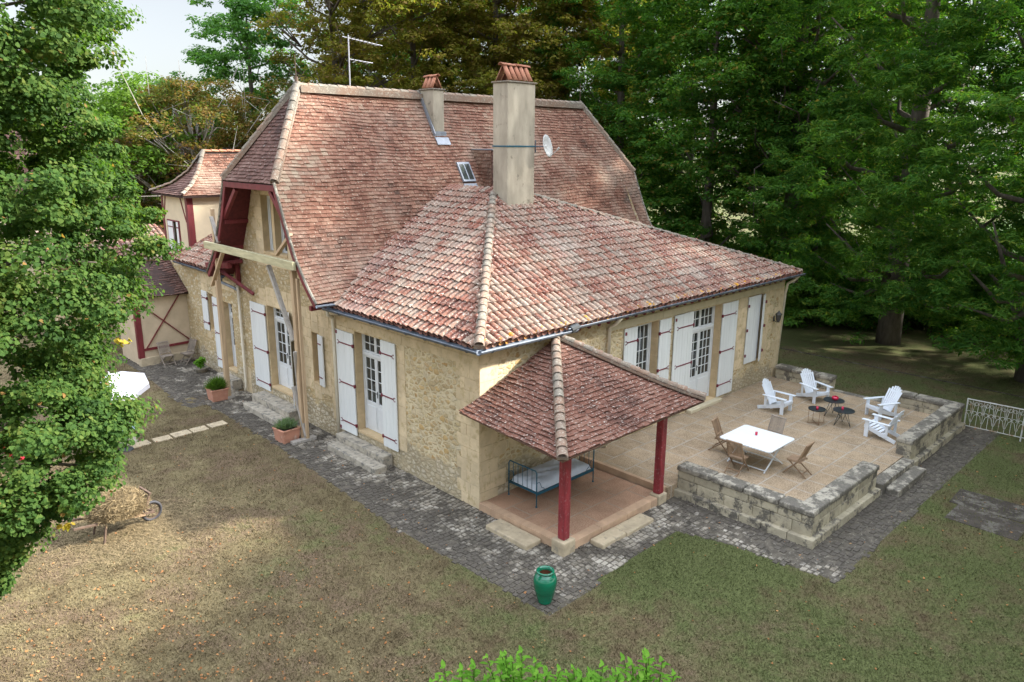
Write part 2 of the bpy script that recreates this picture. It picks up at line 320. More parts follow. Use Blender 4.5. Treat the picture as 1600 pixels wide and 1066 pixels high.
def lawn_mat(name, blade=False):
    m, nt, b, o = NM(name); v = wcoords(nt)
    big = noise(nt, v, .22, 5, .62); mid = noise(nt, v, 1.3, 6, .7); fine = noise(nt, v, 24, 6, .75)
    dry = mix(nt, ramp(nt, mid, [(.35, g3(0)), (.65, g3(1))]), (.105,.08,.044), (.195,.16,.085))
    dirt = mix(nt, ramp(nt, fine, [(.35, g3(0)), (.65, g3(1))]), (.115,.078,.05), (.185,.132,.086))
    grn = mix(nt, ramp(nt, fine, [(.35, g3(0)), (.65, g3(1))]), (.05,.072,.024), (.115,.14,.046))
    g = nt.nodes.new('ShaderNodeSeparateXYZ'); nt.links.new(v, g.inputs[0])
    # greener towards the +x side of the lawn, bare and dry towards -x
    gx = mth(nt, 'MINIMUM', mth(nt, 'ADD', mth(nt, 'MULTIPLY', g.outputs[0], .014), mth(nt, 'MULTIPLY', g.outputs[1], -.012)), .06)
    ddx = mth(nt, 'ADD', g.outputs[0], -2.0); ddy = mth(nt, 'ADD', g.outputs[1], 5.3)   # a lush patch in front of the porch
    gx = mth(nt, 'ADD', gx, mth(nt, 'MAXIMUM', 0, mth(nt, 'SUBTRACT', .1, mth(nt, 'MULTIPLY', .012, mth(nt, 'ADD', mth(nt, 'MULTIPLY', ddx, ddx), mth(nt, 'MULTIPLY', ddy, ddy))))))
    gk = mth(nt, 'ADD', mth(nt, 'ADD', mth(nt, 'MULTIPLY', big, .55), mth(nt, 'MULTIPLY', mid, .55)), gx)
    c = mix(nt, ramp(nt, noise(nt, v, .5, 6, .65), [(.48, g3(0)), (.58, g3(.8))]), dry, dirt) if not blade else dry
    c = mix(nt, ramp(nt, gk, [(.50, g3(0)), (.66, g3(.82))]), c, grn)
    if blade: c = mix(nt, 1.0, c, ramp(nt, island(nt), [(0, g3(.75)), (1, g3(1.3))]), 'MULTIPLY')
    else: c = mix(nt, .8, c, ramp(nt, fine, [(.3, g3(.6)), (.7, g3(1.3))]), 'MULTIPLY')
    nt.links.new(c, b.inputs['Base Color']); b.inputs['Roughness'].default_value = .95; b.inputs['Specular IOR Level'].default_value = .1
    if not blade: bump(nt, b, fine, .8, .03)
    return m
M['lawn'] = lawn_mat('dry_lawn'); M['blade'] = lawn_mat('grass_blades', True)
def leaf_mat(name, cols, rough=.5, tr=.5, nscale=.5, acc=None):
    m, nt, b, o = NM(name); v = wcoords(nt)
    r = mth(nt, 'ADD', mth(nt, 'MULTIPLY', island(nt), .55), mth(nt, 'MULTIPLY', mth(nt, 'SUBTRACT', noise(nt, v, nscale, 4, .6), .5), 1.4)); r = mth(nt, 'ADD', r, .22)
    c = ramp(nt, r, [(i/(len(cols)-1), cc) for i, cc in enumerate(cols)])
    if acc:
        c = mix(nt, ramp(nt, mth(nt, 'FRACT', mth(nt, 'MULTIPLY', island(nt), 37.7)), [(acc[1], g3(0)), (acc[1]+.005, g3(1))]), c, acc[0])
    nt.links.new(c, b.inputs['Base Color']); b.inputs['Roughness'].default_value = .7; b.inputs['Specular IOR Level'].default_value = .12
    t = nt.nodes.new('ShaderNodeBsdfTranslucent'); nt.links.new(mix(nt, 1.0, c, (1.3,1.45,.6), 'MULTIPLY'), t.inputs[0])
    ms = nt.nodes.new('ShaderNodeMixShader'); ms.inputs[0].default_value = tr
    nt.links.new(b.outputs[0], ms.inputs[1]); nt.links.new(t.outputs[0], ms.inputs[2]); nt.links.new(ms.outputs[0], o.inputs[0]); return m
M['leaf_linden'] = leaf_mat('linden_leaves', [(.022,.052,.015),(.04,.088,.02),(.066,.128,.028),(.105,.165,.035),(.15,.17,.042)], nscale=1.2, acc=((.3,.17,.06), .99))
M['leaf_green'] = leaf_mat('mid_green_leaves', [(.05,.11,.018),(.08,.15,.024),(.11,.19,.03),(.16,.24,.04)], nscale=.35)
M['leaf_dark'] = leaf_mat('dark_green_leaves', [(.03,.085,.014),(.05,.13,.02),(.088,.19,.028),(.17,.26,.04)], nscale=.45, acc=((.22,.18,.04), .93))
M['leaf_feather'] = leaf_mat('feathery_green_leaves', [(.03,.095,.018),(.052,.14,.024),(.095,.2,.032),(.18,.29,.045)], nscale=.45, acc=((.2,.25,.04), .94))
M['leaf_brown'] = leaf_mat('browning_leaves', [(.09,.12,.02),(.15,.16,.026),(.21,.18,.034),(.26,.18,.045)], nscale=.4, acc=((.19,.13,.05), .85))
M['leaf_rust'] = leaf_mat('rusty_leaves', [(.07,.12,.03),(.12,.14,.035),(.2,.13,.04),(.26,.13,.05)], nscale=.5)
M['leaf_bright'] = leaf_mat('bright_green_leaves', [(.06,.16,.04),(.09,.2,.05),(.13,.25,.06)], nscale=.4)
M['leaf_shoot'] = leaf_mat('fresh_shoot_leaves', [(.08,.2,.02),(.13,.29,.03),(.2,.36,.05)], nscale=2)
M['leaf_sage'] = leaf_mat('grey_green_herb', [(.1,.16,.09),(.17,.24,.14),(.22,.3,.18)], nscale=5)
M['bark'] = simple('bark', (.12,.1,.08), .95, .35, 6, bmp=1, streak=(1,1,.3))
M['bark_pale'] = simple('pale_bark', (.34,.31,.27), .95, .3, 6, bmp=.8)
M['fallen'] = leaf_mat('fallen_leaves', [(.18,.08,.03),(.3,.13,.05),(.38,.19,.08),(.42,.28,.12)], nscale=1, tr=.1)
M['terracotta'] = simple('terracotta_pot', (.48,.23,.15), .85, .15, 4, bmp=.2, dirt=((.55,.4,.32), .62, 6))
M['soil'] = simple('potting_soil', (.05,.035,.025), .95, .3, 10)
M['teak'] = simple('weathered_teak', (.3,.2,.12), .75, .25, 6, bmp=.2, isl=.25)
M['teak_grey'] = simple('grey_teak', (.3,.25,.2), .8, .2, 6, bmp=.2, isl=.25)
M['black_metal'] = simple('black_metal', (.025,.03,.032), .45, .2, 5)
M['copper'] = simple('copper_legs', (.3,.17,.1), .4, .15, 5, metal=.6)
M['bed_blue'] = simple('petrol_blue_bed_paint', (.01,.09,.14), .45, .15, 5)
M['mattress'] = simple('pale_mattress', (.58,.63,.7), .9, .06, 9, bmp=.5)
M['glaze'] = simple('green_glaze', (.004,.13,.065), .12, .3, 2, bmp=.05, spec=.7, streak=(1,1,3))
M['clay_in'] = simple('vase_inside', (.25,.1,.05), .8)
M['red_glass'] = simple('red_glass', (.5,.01,.05), .12, .1, 5, bmp=0, spec=.7)
M['umbrella'] = simple('white_parasol_cloth', (.82,.8,.84), .9, .03, 4, bmp=.1)
M['hay'] = simple('hay', (.3,.225,.12), .95, .35, 9, bmp=.5, isl=.5)
M['rust'] = simple('rusty_iron', (.1,.065,.045), .8, .3, 9)
M['tyre'] = simple('tyre_rubber', (.04,.04,.045), .7, .2, 9)
M['fence'] = simple('rusty_pale_ironwork', (.5,.5,.46), .7, .2, 5, dirt=((.3,.16,.07), .58, 4))
M['dish'] = simple('grey_dish', (.42,.42,.4), .6, .1, 9)
M['antenna'] = simple('antenna_metal', (.4,.4,.42), .5, .1, 5, metal=.4)
M['lantern'] = simple('dark_lantern', (.06,.06,.055), .5, .2, 5)
M['white_plastic'] = simple('white_plastic', (.5,.5,.5), .5, .1, 5)
M['field'] = simple('distant_field', (.07,.12,.03), .95, .25, .2)
# ================================================================== SETTING: ground
def grid_ground():
    xs = np.concatenate([np.linspace(-300,-30,6), np.arange(-24,40,1.0), np.linspace(46,500,8)])
    ys = np.concatenate([np.linspace(-300,-30,6), np.arange(-24,45,1.0), np.linspace(52,500,8)])
    mb = MB()
    for y in ys:
        for x in xs: mb.v.append((float(x), float(y), gz(x, y)-.0))
    n = len(xs)
    for j in range(len(ys)-1):
        for i in range(n-1): mb.f.append((j*n+i, j*n+i+1, (j+1)*n+i+1, (j+1)*n+i))
    tag(mb.build('ground', M['lawn'], smooth=True), 'dry patchy lawn of straw, bare earth and green grass around the house', kind='structure')
grid_ground()
mb = MB(); mb.add([(38,-70,.02),(400,-70,.02),(400,400,.02),(-60,400,.02),(-60,60,.02),(38,60,.02)], [(0,1,2,3,4,5)]); tag(mb.build('meadow', M['field']), 'green meadow glimpsed beyond the wood', kind='structure')
# paved path polygon round the house
PATH = [(-2.35,21),(-2.35,12.8),(-1.72,12.75),(-1.75,7.2),(-2.15,.5),(-2.0,-4.35),(-1.2,-4.3),(.2,-4.12),(2.7,-4.12),(3.05,-5.2),(3.35,-7.75),(15.9,-7.6),(15.9,-6.3),(4.6,-6.3),(4.6,-2.9),(0,-2.9),(0,21)]
def inpoly(x, y, P):
    c = False; n = len(P)
    for i in range(n):
        x1, y1 = P[i]; x2, y2 = P[i-1]
        if (y1 > y) != (y2 > y) and x < (x2-x1)*(y-y1)/(y2-y1)+x1: c = not c
    return c
def path():
    mb = MB(); y = -7.9; r = random.Random(3); V = []
    for (x0,x1,y0,y1) in ((-2.35,.02,12.8,21),):
        pass
    # joint bed: strips that follow the ground
    bed = MB(); 
    yy = -7.7
    while yy < 20.4:
        xs = [x/20 for x in range(-48, 322)]; run = None
        for x in xs:
            i = inpoly(x, yy+.1, PATH)
            if i and run is None: run = x
            if not i and run is not None:
                bed.add([(run,yy,gz(0,yy)+.004),(x,yy,gz(0,yy)+.004),(x,yy+.2,gz(0,yy+.2)+.004),(run,yy+.2,gz(0,yy+.2)+.004)], [(0,1,2,3)]); run = None
        yy += .2
    tag(bed.build('path_bed', M['joint']), kind='structure')
    T = []
    while y < 20.5:
        h = .125+.03*r.random(); x = -2.5+r.random()*.1
        while x < 16:
            w_ = .12+.09*r.random()
            cx, cy = x+w_/2, y+h/2
            e = .05*math.sin(cx*3+cy*2)+.04*r.uniform(-1,1)
            if inpoly(cx+e, cy+e, PATH) and not r.random() < (.42 if cx > 3.2 else .02+.2*max(0, min(1, (-cx-.9)))*(1 if cy > -3 else .4)):
                z = gz(cx, cy)+r.uniform(-.006,.008); g = .008; q = []
                for zz, k in ((-.03, 0), (.022, .012)):
                    for sx, sy in ((0,0),(1,0),(1,1),(0,1)):
                        q.append((x+g+(w_-2*g)*sx+(k if sx == 0 else -k)+r.uniform(-.006,.006), y+g+(h-2*g)*sy+(k if sy == 0 else -k)+r.uniform(-.009,.009)+.04*math.sin(cx*1.7+cy*.4)+.02*math.sin(cx*5+cy), z+zz+r.uniform(-.003,.003)))
                T.append([(a_+.03*math.sin(b_*2.1), b_, c_) for a_, b_, c_ in q])
            x += w_
        y += h
    o = np_mesh('cobbled_path', np.array(T), 8, M['cobble'], faces=[[4,5,6,7],[0,1,5,4],[1,2,6,5],[2,3,7,6],[3,0,4,7]])
    tag(o, 'grey cobbled path dark with moss running along the house', kind='structure')
path()
def slabs(name, rects, m, label, h=.03):
    mb = MB()
    for x, y, sx, sy, a in rects: mb.box((x, y, gz(x,y)+h/2-.01), (sx, sy, h+.02), Matrix.Rotation(R(a), 3, 'Z'))
    return tag(mb.build(name, m, bevel=.012), label, kind='structure')
slabs('stepping_path', [(-4.75,10.45,.55,.42,3),(-4.1,10.42,.52,.4,-2),(-3.5,10.47,.56,.42,2),(-2.92,10.46,.5,.42,-1),(-2.3,10.5,.56,.4,2)], M['step_pale'], 'row of small stone slabs crossing the dry grass')
slabs('slab_patch', [(9.85,-8.95,1.1,1.65,2),(8.75,-9.15,1.05,1.6,-1)], M['slab_dark'], 'two dark mossy slabs set in the lawn', .02)
# gravel track beyond the terrace
mb = MB(); mb.b(20.78,20.88,-9,14,-.02,.02); tag(mb.build('edging', M['slab_dark'], bevel=.004), kind='structure')
# ---- terrace and porch platforms
TZ, PZ = .35, .2
mb = MB(); mb.prism([(4.58,-6.45),(15.3,-6.45),(15.3,-.0),(3.95,-.0),(3.95,-2.97),(4.58,-2.97)], -.1, TZ); tag(mb.build('terrace', M['gravel']), 'gravel textured slab terrace in front of the right facade', kind='structure')
mb = MB(); mb.prism([(.16,-2.78),(3.8,-2.78),(3.8,-.0),(.16,-.0)], -.1, PZ); tag(mb.build('porch_floor', M['porch_floor']), 'reddish slab floor under the porch', kind='structure')
kb = MB(); r = random.Random(5)
x = .28
while x < 3.5:
    L = r.uniform(.7,1.1); L = min(L, 3.5-x); kb.b(x+.006, x+L-.006, -2.98, -2.74, -.05, PZ+.012+r.uniform(0,.006)); x += L
y = -2.6
while y < -.02:
    L = min(r.uniform(.7,1.1), -.02-y); kb.b(-.04, .2, y+.006, y+L-.006, -.05, PZ+.012+r.uniform(0,.006)); y += L
kb.b(3.86,3.98,-2.9,-.02,-.05,TZ+.012)
tag(kb.build('kerb', M['pinkstone'], bevel=.012), 'pinkish stone kerb round the porch floor', kind='structure')
# ---- grass blades and fallen leaves (nobody could count them)
def blades(n):
    # denser near the camera
    t = rng.random(n); d = 9+27*t**1.15; a = R(45.85)+R(1)*rng.uniform(-42, 42, n)
    x = -11.66+d*np.cos(a); y = -13.15+d*np.sin(a)
    ok = ~(((x > -.1)&(y > -.1)&(x < 15.8)) | ((x > 3.7)&(x < 15.4)&(y > -6.7)) | ((x > -.1)&(y > -3)&(x < 4)))
    jx, jy = x+rng.normal(size=n)*.06, y+rng.normal(size=n)*.06   # ragged edge: some grass creeps over the stones
    ok &= ~np.array([inpoly(a_, b_, PATH) for a_, b_ in zip(jx, jy)])
    edge = rng.random(n) < .0
    x, y = x[ok], y[ok]; n = len(x)
    z = np.array([gz(a_, b_) for a_, b_ in zip(x, y)])
    h = rng.uniform(.015, .055, n)*(1+.6*(rng.random(n) < .1)); wd = rng.uniform(.006, .014, n); th = rng.uniform(0, 2*np.pi, n)
    lean = rng.uniform(.2, 1.5, n)*h; la = rng.uniform(0, 2*np.pi, n)
    dx, dy = np.cos(th)*wd, np.sin(th)*wd
    V = np.stack([np.stack([x-dx, y-dy, z-.002], 1), np.stack([x+dx, y+dy, z-.002], 1), np.stack([x+lean*np.cos(la), y+lean*np.sin(la), z+h], 1)], 1)
    tag(np_mesh('grass', V, 3, M['blade']), 'short dry and green grass blades on the lawn', 'grass', kind='stuff')
blades(560000)
def fallen():
    r = rng; n = 30000
    x = r.uniform(-12, 16, n); y = r.uniform(-13, 13, n)
    # far more leaves on the -x side where the linden stands
    k = np.exp(-((x+9)**2/14+(y+3.5)**2/30)); p = .045+.9*k
    ok = (r.random(n) < p) & ~((x > -.2)&(y > -3)&(x < 16))
    x, y = x[ok], y[ok]; n = len(x); z = np.array([gz(a, b) for a, b in zip(x, y)])+.03
    s = r.uniform(.015, .038, n); a = r.uniform(0, 2*np.pi, n); t = r.uniform(-.6, .6, (n, 4))
    V = []
    for k_, (u, v) in enumerate(((1, 0), (0, .7), (-1, 0), (0, -.7))):
        V.append(np.stack([x+s*(u*np.cos(a)-v*np.sin(a)), y+s*(u*np.sin(a)+v*np.cos(a)), z+s*t[:, k_]], 1))
    tag(np_mesh('fallen_leaves', np.stack(V, 1), 4, M['fallen']), 'scattered dry orange brown leaves on the lawn', 'leaves', kind='stuff')
fallen()
# ================================================================== ROOF GENERATORS
def flat_tiles(name, parent, m, S, Nf, vmax, ulim, expo=.13, wd=.2, seed=1, v0=0, th=.02, lift=.036, jit=1):
    r = np.random.default_rng(seed); T = []; v = v0; row = 0
    while v < vmax-.02:
        a, b_ = ulim(min(v+expo*.5, vmax)); u = a-(row % 2)*wd*.5-r.random()*.05
        while u < b_:
            ww = wd*(1+r.uniform(-.06, .06)); u0, u1 = max(u+.003, a), min(u+ww-.003, b_)
            if u1-u0 > .03:
                vv = v+r.uniform(-.012, .012)*jit; v2 = min(vv+expo*1.3, vmax+.02); l = lift+r.uniform(-.007, .012)*jit; tw = r.uniform(-.006, .006)*jit
                n0, n1 = Nf(vv), Nf(v2); P = []
                for lz in (0, th):
                    P += [S(u0, vv+tw)+n0*(l-th+lz), S(u1, vv-tw)+n0*(l-th+lz+tw), S(u1, v2)+n1*(.004+lz-th), S(u0, v2)+n1*(.004+lz-th)]
                T.append([tuple(p) for p in P])
            u += ww
        v += expo; row += 1
    return np_mesh(name, np.array(T), 8, m, parent, faces=[[4,5,6,7],[0,1,5,4],[1,2,6,5],[3,0,4,7]])
def profile(pts):
    """pts (h, z) list from eave up: returns at(v)->(h,z), normal(v), length"""
    L = [0]
    for a, b_ in zip(pts, pts[1:]): L.append(L[-1]+math.hypot(b_[0]-a[0], b_[1]-a[1]))
    def at(v):
        i = 0
        while i < len(L)-2 and v > L[i+1]: i += 1
        t = (v-L[i])/(L[i+1]-L[i]); a, b_ = pts[i], pts[i+1]; return a[0]+(b_[0]-a[0])*t, a[1]+(b_[1]-a[1])*t
    def nrm(v):
        p, q = at(max(v-.2, 0)), at(min(v+.2, L[-1])); d = (q[0]-p[0], q[1]-p[1]); n = math.hypot(*d); return (-d[1]/n, d[0]/n)
    def v_at_z(z):
        for i in range(len(pts)-1):
            if pts[i][1] <= z <= pts[i+1][1]+1e-9: return L[i]+(z-pts[i][1])/(pts[i+1][1]-pts[i][1])*(L[i+1]-L[i])
        return L[-1]
    return at, nrm, L[-1], v_at_z
def deck(name, parent, m, S, Nf, vmax, ulim, n=24, t0=-.015, t1=-.09):
    mb = MB()
    for k in range(n+1):
        v = vmax*k/n; a, b_ = ulim(v); nn = Nf(v)
        mb.v += [tuple(S(a, v)+nn*t0), tuple(S(b_, v)+nn*t0), tuple(S(b_, v)+nn*t1), tuple(S(a, v)+nn*t1)]
    for k in range(n):
        for j in range(4): a = k*4+j; b_ = k*4+(j+1)%4; mb.f.append((a, b_, b_+4, a+4))
    mb.f += [(3,2,1,0), (n*4, n*4+1, n*4+2, n*4+3)]
    return mb.build(name, m, parent)
def half_tile(p, d, up, L, r0, r1, n=7, flip=1, lift=0):
    """semicylinder tile from p along d, length L"""
    s = d.cross(up).normalized(); P = []
    for t, rr, lz in ((0, r0, lift), (L, r1, 0)):
        c = p+d*t+up*lz
        for k in range(n):
            a = math.pi*k/(n-1); P.append(tuple(c+s*(math.cos(a)*rr)+up*(math.sin(a)*rr*.8*flip)))
    return P
def ht_faces(n=7): return [[k, k+1, k+1+n, k+n] for k in range(n-1)]
def canal(name, parent, O, du, dv, inside, u0, u1, vmax, seed=1, pitch=.215, expo=.34):
    r = np.random.default_rng(seed); up = du.cross(dv).normalized(); up = up if up.z > 0 else -up; T, B = [], []
    u = u0; 
    while u < u1:
        v = -.04+r.uniform(-.02, .02)
        wob = r.uniform(-.012, .012)
        while v < vmax:
            if inside(u, v+.17):
                d = (dv+du*r.uniform(-.025, .025)+up*r.uniform(-.01, .01)).normalized()
                T.append(half_tile(O+du*(u+wob+r.uniform(-.008,.008))+dv*(v+r.uniform(-.02,.02))+up*.045, d, up, .43, .098*r.uniform(.93,1.07), .08, lift=.03))
            if inside(u+pitch/2, v+.17):
                B.append(half_tile(O+du*(u+pitch/2)+dv*(v-.05)+up*.085, dv, up, .43, .09, .1, flip=-1, lift=.02))
            v += expo
        u += pitch
    a = np_mesh(name, np.array(T), 14, M['canal'], parent, smooth=True, faces=ht_faces())
    b_ = np_mesh('channel_tiles', np.array(B), 14, M['canal_under'], a, smooth=True, faces=ht_faces())
    return a
def caps(name, parent, p0, p1, up=Vector((0,0,1)), r=.13, L=.42, m='ridge', expo=.36, seed=3, mortar=True):
    q = random.Random(seed); p0, p1 = Vector(p0), Vector(p1); d = (p1-p0); n = max(1, int(d.length/expo)); d.normalize(); upp = (up-d*up.dot(d)).normalized(); T = []
    for i in range(n):
        p = p0+d*(i*(p1-p0).length/n); dd = (d+Vector((q.uniform(-.02,.02), q.uniform(-.02,.02), 0))).normalized()
        T.append(half_tile(p+upp*.0, dd, upp, (p1-p0).length/n*1.15, r*q.uniform(.88,.95), r*.82, lift=.018))
    o = np_mesh(name, np.array(T), 14, M[m], parent, smooth=True, faces=ht_faces())
    if mortar:
        mb = MB(); mb.beam(p0-upp*.05, p1-upp*.05, r*2.0, r*.8, upp); mb.build('mortar', M['ridge'], o)
    return o
def poly_cap(name, parent, pts, **k):
    """caps along a bent line, as one mesh"""
    mb_v = []; q = random.Random(4); T = []
    r_ = k.get('r', .09)
    for p0, p1 in zip(pts, pts[1:]):
        p0, p1 = Vector(p0), Vector(p1); d = p1-p0; n = max(1, round(d.length/.34)); l = d.length/n; d.normalize(); up = k.get('up', Vector((0,0,1))); up = (up-d*up.dot(d)).normalized()
        for i in range(n): T.append(half_tile(p0+d*l*i, d, up, l*1.15, r_, r_*.85, lift=.02))
    return np_mesh(name, np.array(T), 14, M[k.get('m', 'ridge')], parent, smooth=True, faces=ht_faces())
# ================================================================== FACADE HELPERS
def FP(pl, u, z, d):
    """pl = ('x', c): facade in plane x=c facing -x; ('y', c): plane y=c facing -y; d = metres outward"""
    return (pl[1]-d, u, z) if pl[0] == 'x' else (u, pl[1]-d, z)
def fbox(mb, pl, u0, u1, z0, z1, d0, d1):
    a, b_ = FP(pl, u0, z0, d0), FP(pl, u1, z1, d1)
    return mb.b(min(a[0],b_[0]), max(a[0],b_[0]), min(a[1],b_[1]), max(a[1],b_[1]), z0, z1)
def wall(name, parent, m, pl, u0, u1, z0, top, opens, depth=.32, breaks=()):
    us = sorted({u0, u1, *breaks, *[o[0] for o in opens], *[o[1] for o in opens]}); us = [u for u in us if u0 <= u <= u1]; mb = MB()
    for a, b_ in zip(us, us[1:]):
        c = (a+b_)/2; segs = sorted([(o[2], o[3]) for o in opens if o[0] < c < o[1]]); z = z0
        for s0, s1 in segs:
            if s0 > z: mb.add([FP(pl,a,z,0),FP(pl,b_,z,0),FP(pl,b_,s0,0),FP(pl,a,s0,0)], [(0,1,2,3)])
            z = s1
        mb.add([FP(pl,a,z,0),FP(pl,b_,z,0),FP(pl,b_,top(b_-1e-6),0),FP(pl,a,top(a+1e-6),0)], [(0,1,2,3)])
    for o in opens:
        a, b_, c, d = o; D = -depth
        mb.add([FP(pl,a,c,0),FP(pl,a,d,0),FP(pl,a,d,D),FP(pl,a,c,D)], [(0,1,2,3)]); mb.add([FP(pl,b_,c,0),FP(pl,b_,d,0),FP(pl,b_,d,D),FP(pl,b_,c,D)], [(0,1,2,3)])
        mb.add([FP(pl,a,c,0),FP(pl,b_,c,0),FP(pl,b_,c,D),FP(pl,a,c,D)], [(0,1,2,3)]); mb.add([FP(pl,a,d,0),FP(pl,b_,d,0),FP(pl,b_,d,D),FP(pl,a,d,D)], [(0,1,2,3)])
    return mb.build(name, m, parent)
def ashlar(mb, pl, u0, u1, z0, z1, hc=.31, wc=.52, seed=0, proud=.008, joint=.005, ragged=0):
    r = random.Random(seed*91+int(u0*100)+int(z0*10)); z = z0; k = 0
    while z < z1-.05:
        h = min(hc*r.uniform(.9,1.1), z1-z); 
        if z1-z-h < .1: h = z1-z
        e0 = u0-(ragged if k % 2 else 0) if ragged < 0 else u0; a = u0; e1 = u1+(ragged if k % 2 and ragged > 0 else 0); a = u0+(ragged if k % 2 and ragged < 0 else 0)
        first = True
        while a < e1-.02:
            w_ = wc*r.uniform(.75,1.25)*(.6 if first and k % 2 else 1); first = False
            b_ = min(a+w_, e1); 
            if e1-b_ < .15: b_ = e1
            fbox(mb, pl, a+joint, b_-joint, z+joint, z+h-joint, -.03, proud+r.uniform(0,.004)); a = b_
        z += h; k += 1
def jamb_lining(mb, pl, u0, u1, z0, z1, depth=.32, head=True, sill=True):
    t = .012; r = random.Random(int(u0*77)); z = z0
    while z < z1-.02:
        h = min(r.uniform(.45,.7), z1-z)
        for a, b_ in ((u0, u0+t), (u1-t, u1)): fbox(mb, pl, a, b_, z+.003, z+h-.003, -depth-.02, .009)
        z += h
    if head: fbox(mb, pl, u0, u1, z1-t, z1, -depth-.02, .006)
    if sill: fbox(mb, pl, u0-.0, u1, z0-.06, z0+.015, -depth-.02, .03)
def strap(mb, pl, u_hinge, u_end, z, d=.045):
    """forked strap hinge from the hinge side to the free side"""
    s = 1 if u_end > u_hinge else -1
    fbox(mb, pl, min(u_hinge, u_end), max(u_hinge, u_end), z-.018, z+.018, d, d+.012)
    for k in (1, -1):
        mb.tube([FP(pl, u_end, z, d+.008), FP(pl, u_end+s*.035, z+k*.045, d+.008), FP(pl, u_end+s*.075, z+k*.06, d+.008), FP(pl, u_end+s*.1, z+k*.04, d+.008)], .009, 5)
    fbox(mb, pl, u_hinge-.03, u_hinge+.03, z-.05, z+.05, d-.03, d+.02)
def shutter(parent, pl, u0, u1, z0, z1, hinge, straps, d=.03, lock=None, lab=None):
    mb = MB(); n = max(3, round((u1-u0)/.16)); w_ = (u1-u0)/n
    for i in range(n): fbox(mb, pl, u0+i*w_+.0015, u0+(i+1)*w_-.0015, z0, z1, d, d+.035+(i % 2)*.0015)
    o = mb.build('shutter', M['shutter'], parent, bevel=.004)
    uh = u0 if hinge == 'lo' else u1; ue = u0+(u1-u0)*(.8 if hinge == 'lo' else .2)
    for z in straps: h = MB(); strap(h, pl, uh, ue, z, d+.037); h.build('strap_hinge', M['iron_red'], o)
    if lock is not None:
        for z in lock: h = MB(); fbox(h, pl, (u1-.09 if hinge == 'lo' else u0+.02), (u1-.02 if hinge == 'lo' else u0+.09), z-.05, z+.05, d+.03, d+.05); h.build('latch', M['iron_red'], o)
    if lab: o['label'] = lab
    return o
def french_door(parent, pl, u0, u1, z0, z1, depth, leaves=2, rows=4, cols=2, transom=.55, panel=.75, lab=None):
    f = MB(); D = -depth; T = .06
    fbox(f, pl, u0, u0+T, z0, z1, D, D+.07); fbox(f, pl, u1-T, u1, z0, z1, D, D+.07); fbox(f, pl, u0+T, u1-T, z1-T, z1, D, D+.07)
    zt = z1-transom if transom else z1-T
    if transom: fbox(f, pl, u0+T, u1-T, zt-.09, zt, D, D+.09)
    ztop = zt-.09 if transom else zt
    def lights(a, b_, c, d, nr, nc, fr=.07):
        fbox(f, pl, a, a+fr, c, d, D+.005, D+.05); fbox(f, pl, b_-fr, b_, c, d, D+.005, D+.05); fbox(f, pl, a+fr, b_-fr, c, c+fr, D+.005, D+.05); fbox(f, pl, a+fr, b_-fr, d-fr, d, D+.005, D+.05)
        for i in range(1, nc): u = a+fr+(b_-a-2*fr)*i/nc; fbox(f, pl, u-.013, u+.013, c+fr, d-fr, D+.01, D+.042)
        for j in range(1, nr): z = c+fr+(d-c-2*fr)*j/nr; fbox(f, pl, a+fr, b_-fr, z-.012, z+.012, D+.012, D+.04)
    a0, a1 = u0+T, u1-T; w_ = (a1-a0)/leaves
    for i in range(leaves):
        a = a0+i*w_+.003; b_ = a+w_-.006
        lights(a, b_, z0+panel, ztop, rows, cols)
        if transom: lights(a, b_, zt, z1-T, 2, cols, .05)
        if panel > .1:
            fbox(f, pl, a, b_, z0, z0+panel, D+.005, D+.045)
            for e, dd in ((.06, .055), (.09, .048)): 
                fbox(f, pl, a+e, b_-e, z0+e+.05, z0+panel-e, D+.046, D+dd+.006 if e == .06 else D+.06) 
    o = f.build('french_door' if panel > .1 else 'window', M['white'], parent, bevel=.004)
    if lab: o['label'] = lab
    g = MB(); fbox(g, pl, u0+T, u1-T, z0+.02, z1-T, D-.02, D+.02); g.build('glass', M['glass'], o)
    if panel > .1:
        h = MB(); uh = a0+w_*.97 if leaves > 1 else u0+T+.1; h.tube([FP(pl, uh, z0+1.25, D+.05), FP(pl, uh, z0+1.25, D+.1), FP(pl, uh-.1, z0+1.25, D+.1)], .01, 6); fbox(h, pl, uh-.02, uh+.02, z0+1.1, z0+1.3, D+.045, D+.056)
        h.build('handle', M['black_metal'], o)
    return o
M['deck_wood'] = simple('brown_roof_battens', (.16,.09,.06), .9)
# ================================================================== HOUSE
house = thing('farmhouse', 'large yellow limestone house with a steep red tiled roof and low tiled front wing', 'house')
PX, PY = ('x', 0.0), ('y', 0.0)
YC = 9.8; EAVE_Y, EAVE_Z = 6.03, 4.60
mp = [(6.0,4.58),(6.55,5.13),(7.04,5.74),(7.5,6.62),(8.05,7.9),(9.8,10.82)]
fat, fnr, FL, fvz = profile(mp)
XL, XR, RX0, RX1 = -.92, 16.5, 1.0, 14.7
v_hip = fvz(7.9)
def ul(v):
    if v <= v_hip: return XL, XR
    t = (v-v_hip)/(FL-v_hip); return XL+(RX0-XL)*t, XR+(RX1-XR)*t
def sag(u, v): return -.06*math.sin(math.pi*min(max((u-XL)/(XR-XL), 0), 1))+.02*math.sin(u*1.3+v)+.012*math.sin(u*3.1+v*2.2)
def Sf(u, v): h, z = fat(v); return Vector((u, h, z+sag(u, v)))
def Nf_(v): a, b_ = fnr(v); return Vector((0, a, b_))
def Sb(u, v): h, z = fat(v); return Vector((u, 2*YC-h, z+sag(u, v)))
def Nb_(v): a, b_ = fnr(v); return Vector((0, -a, b_))
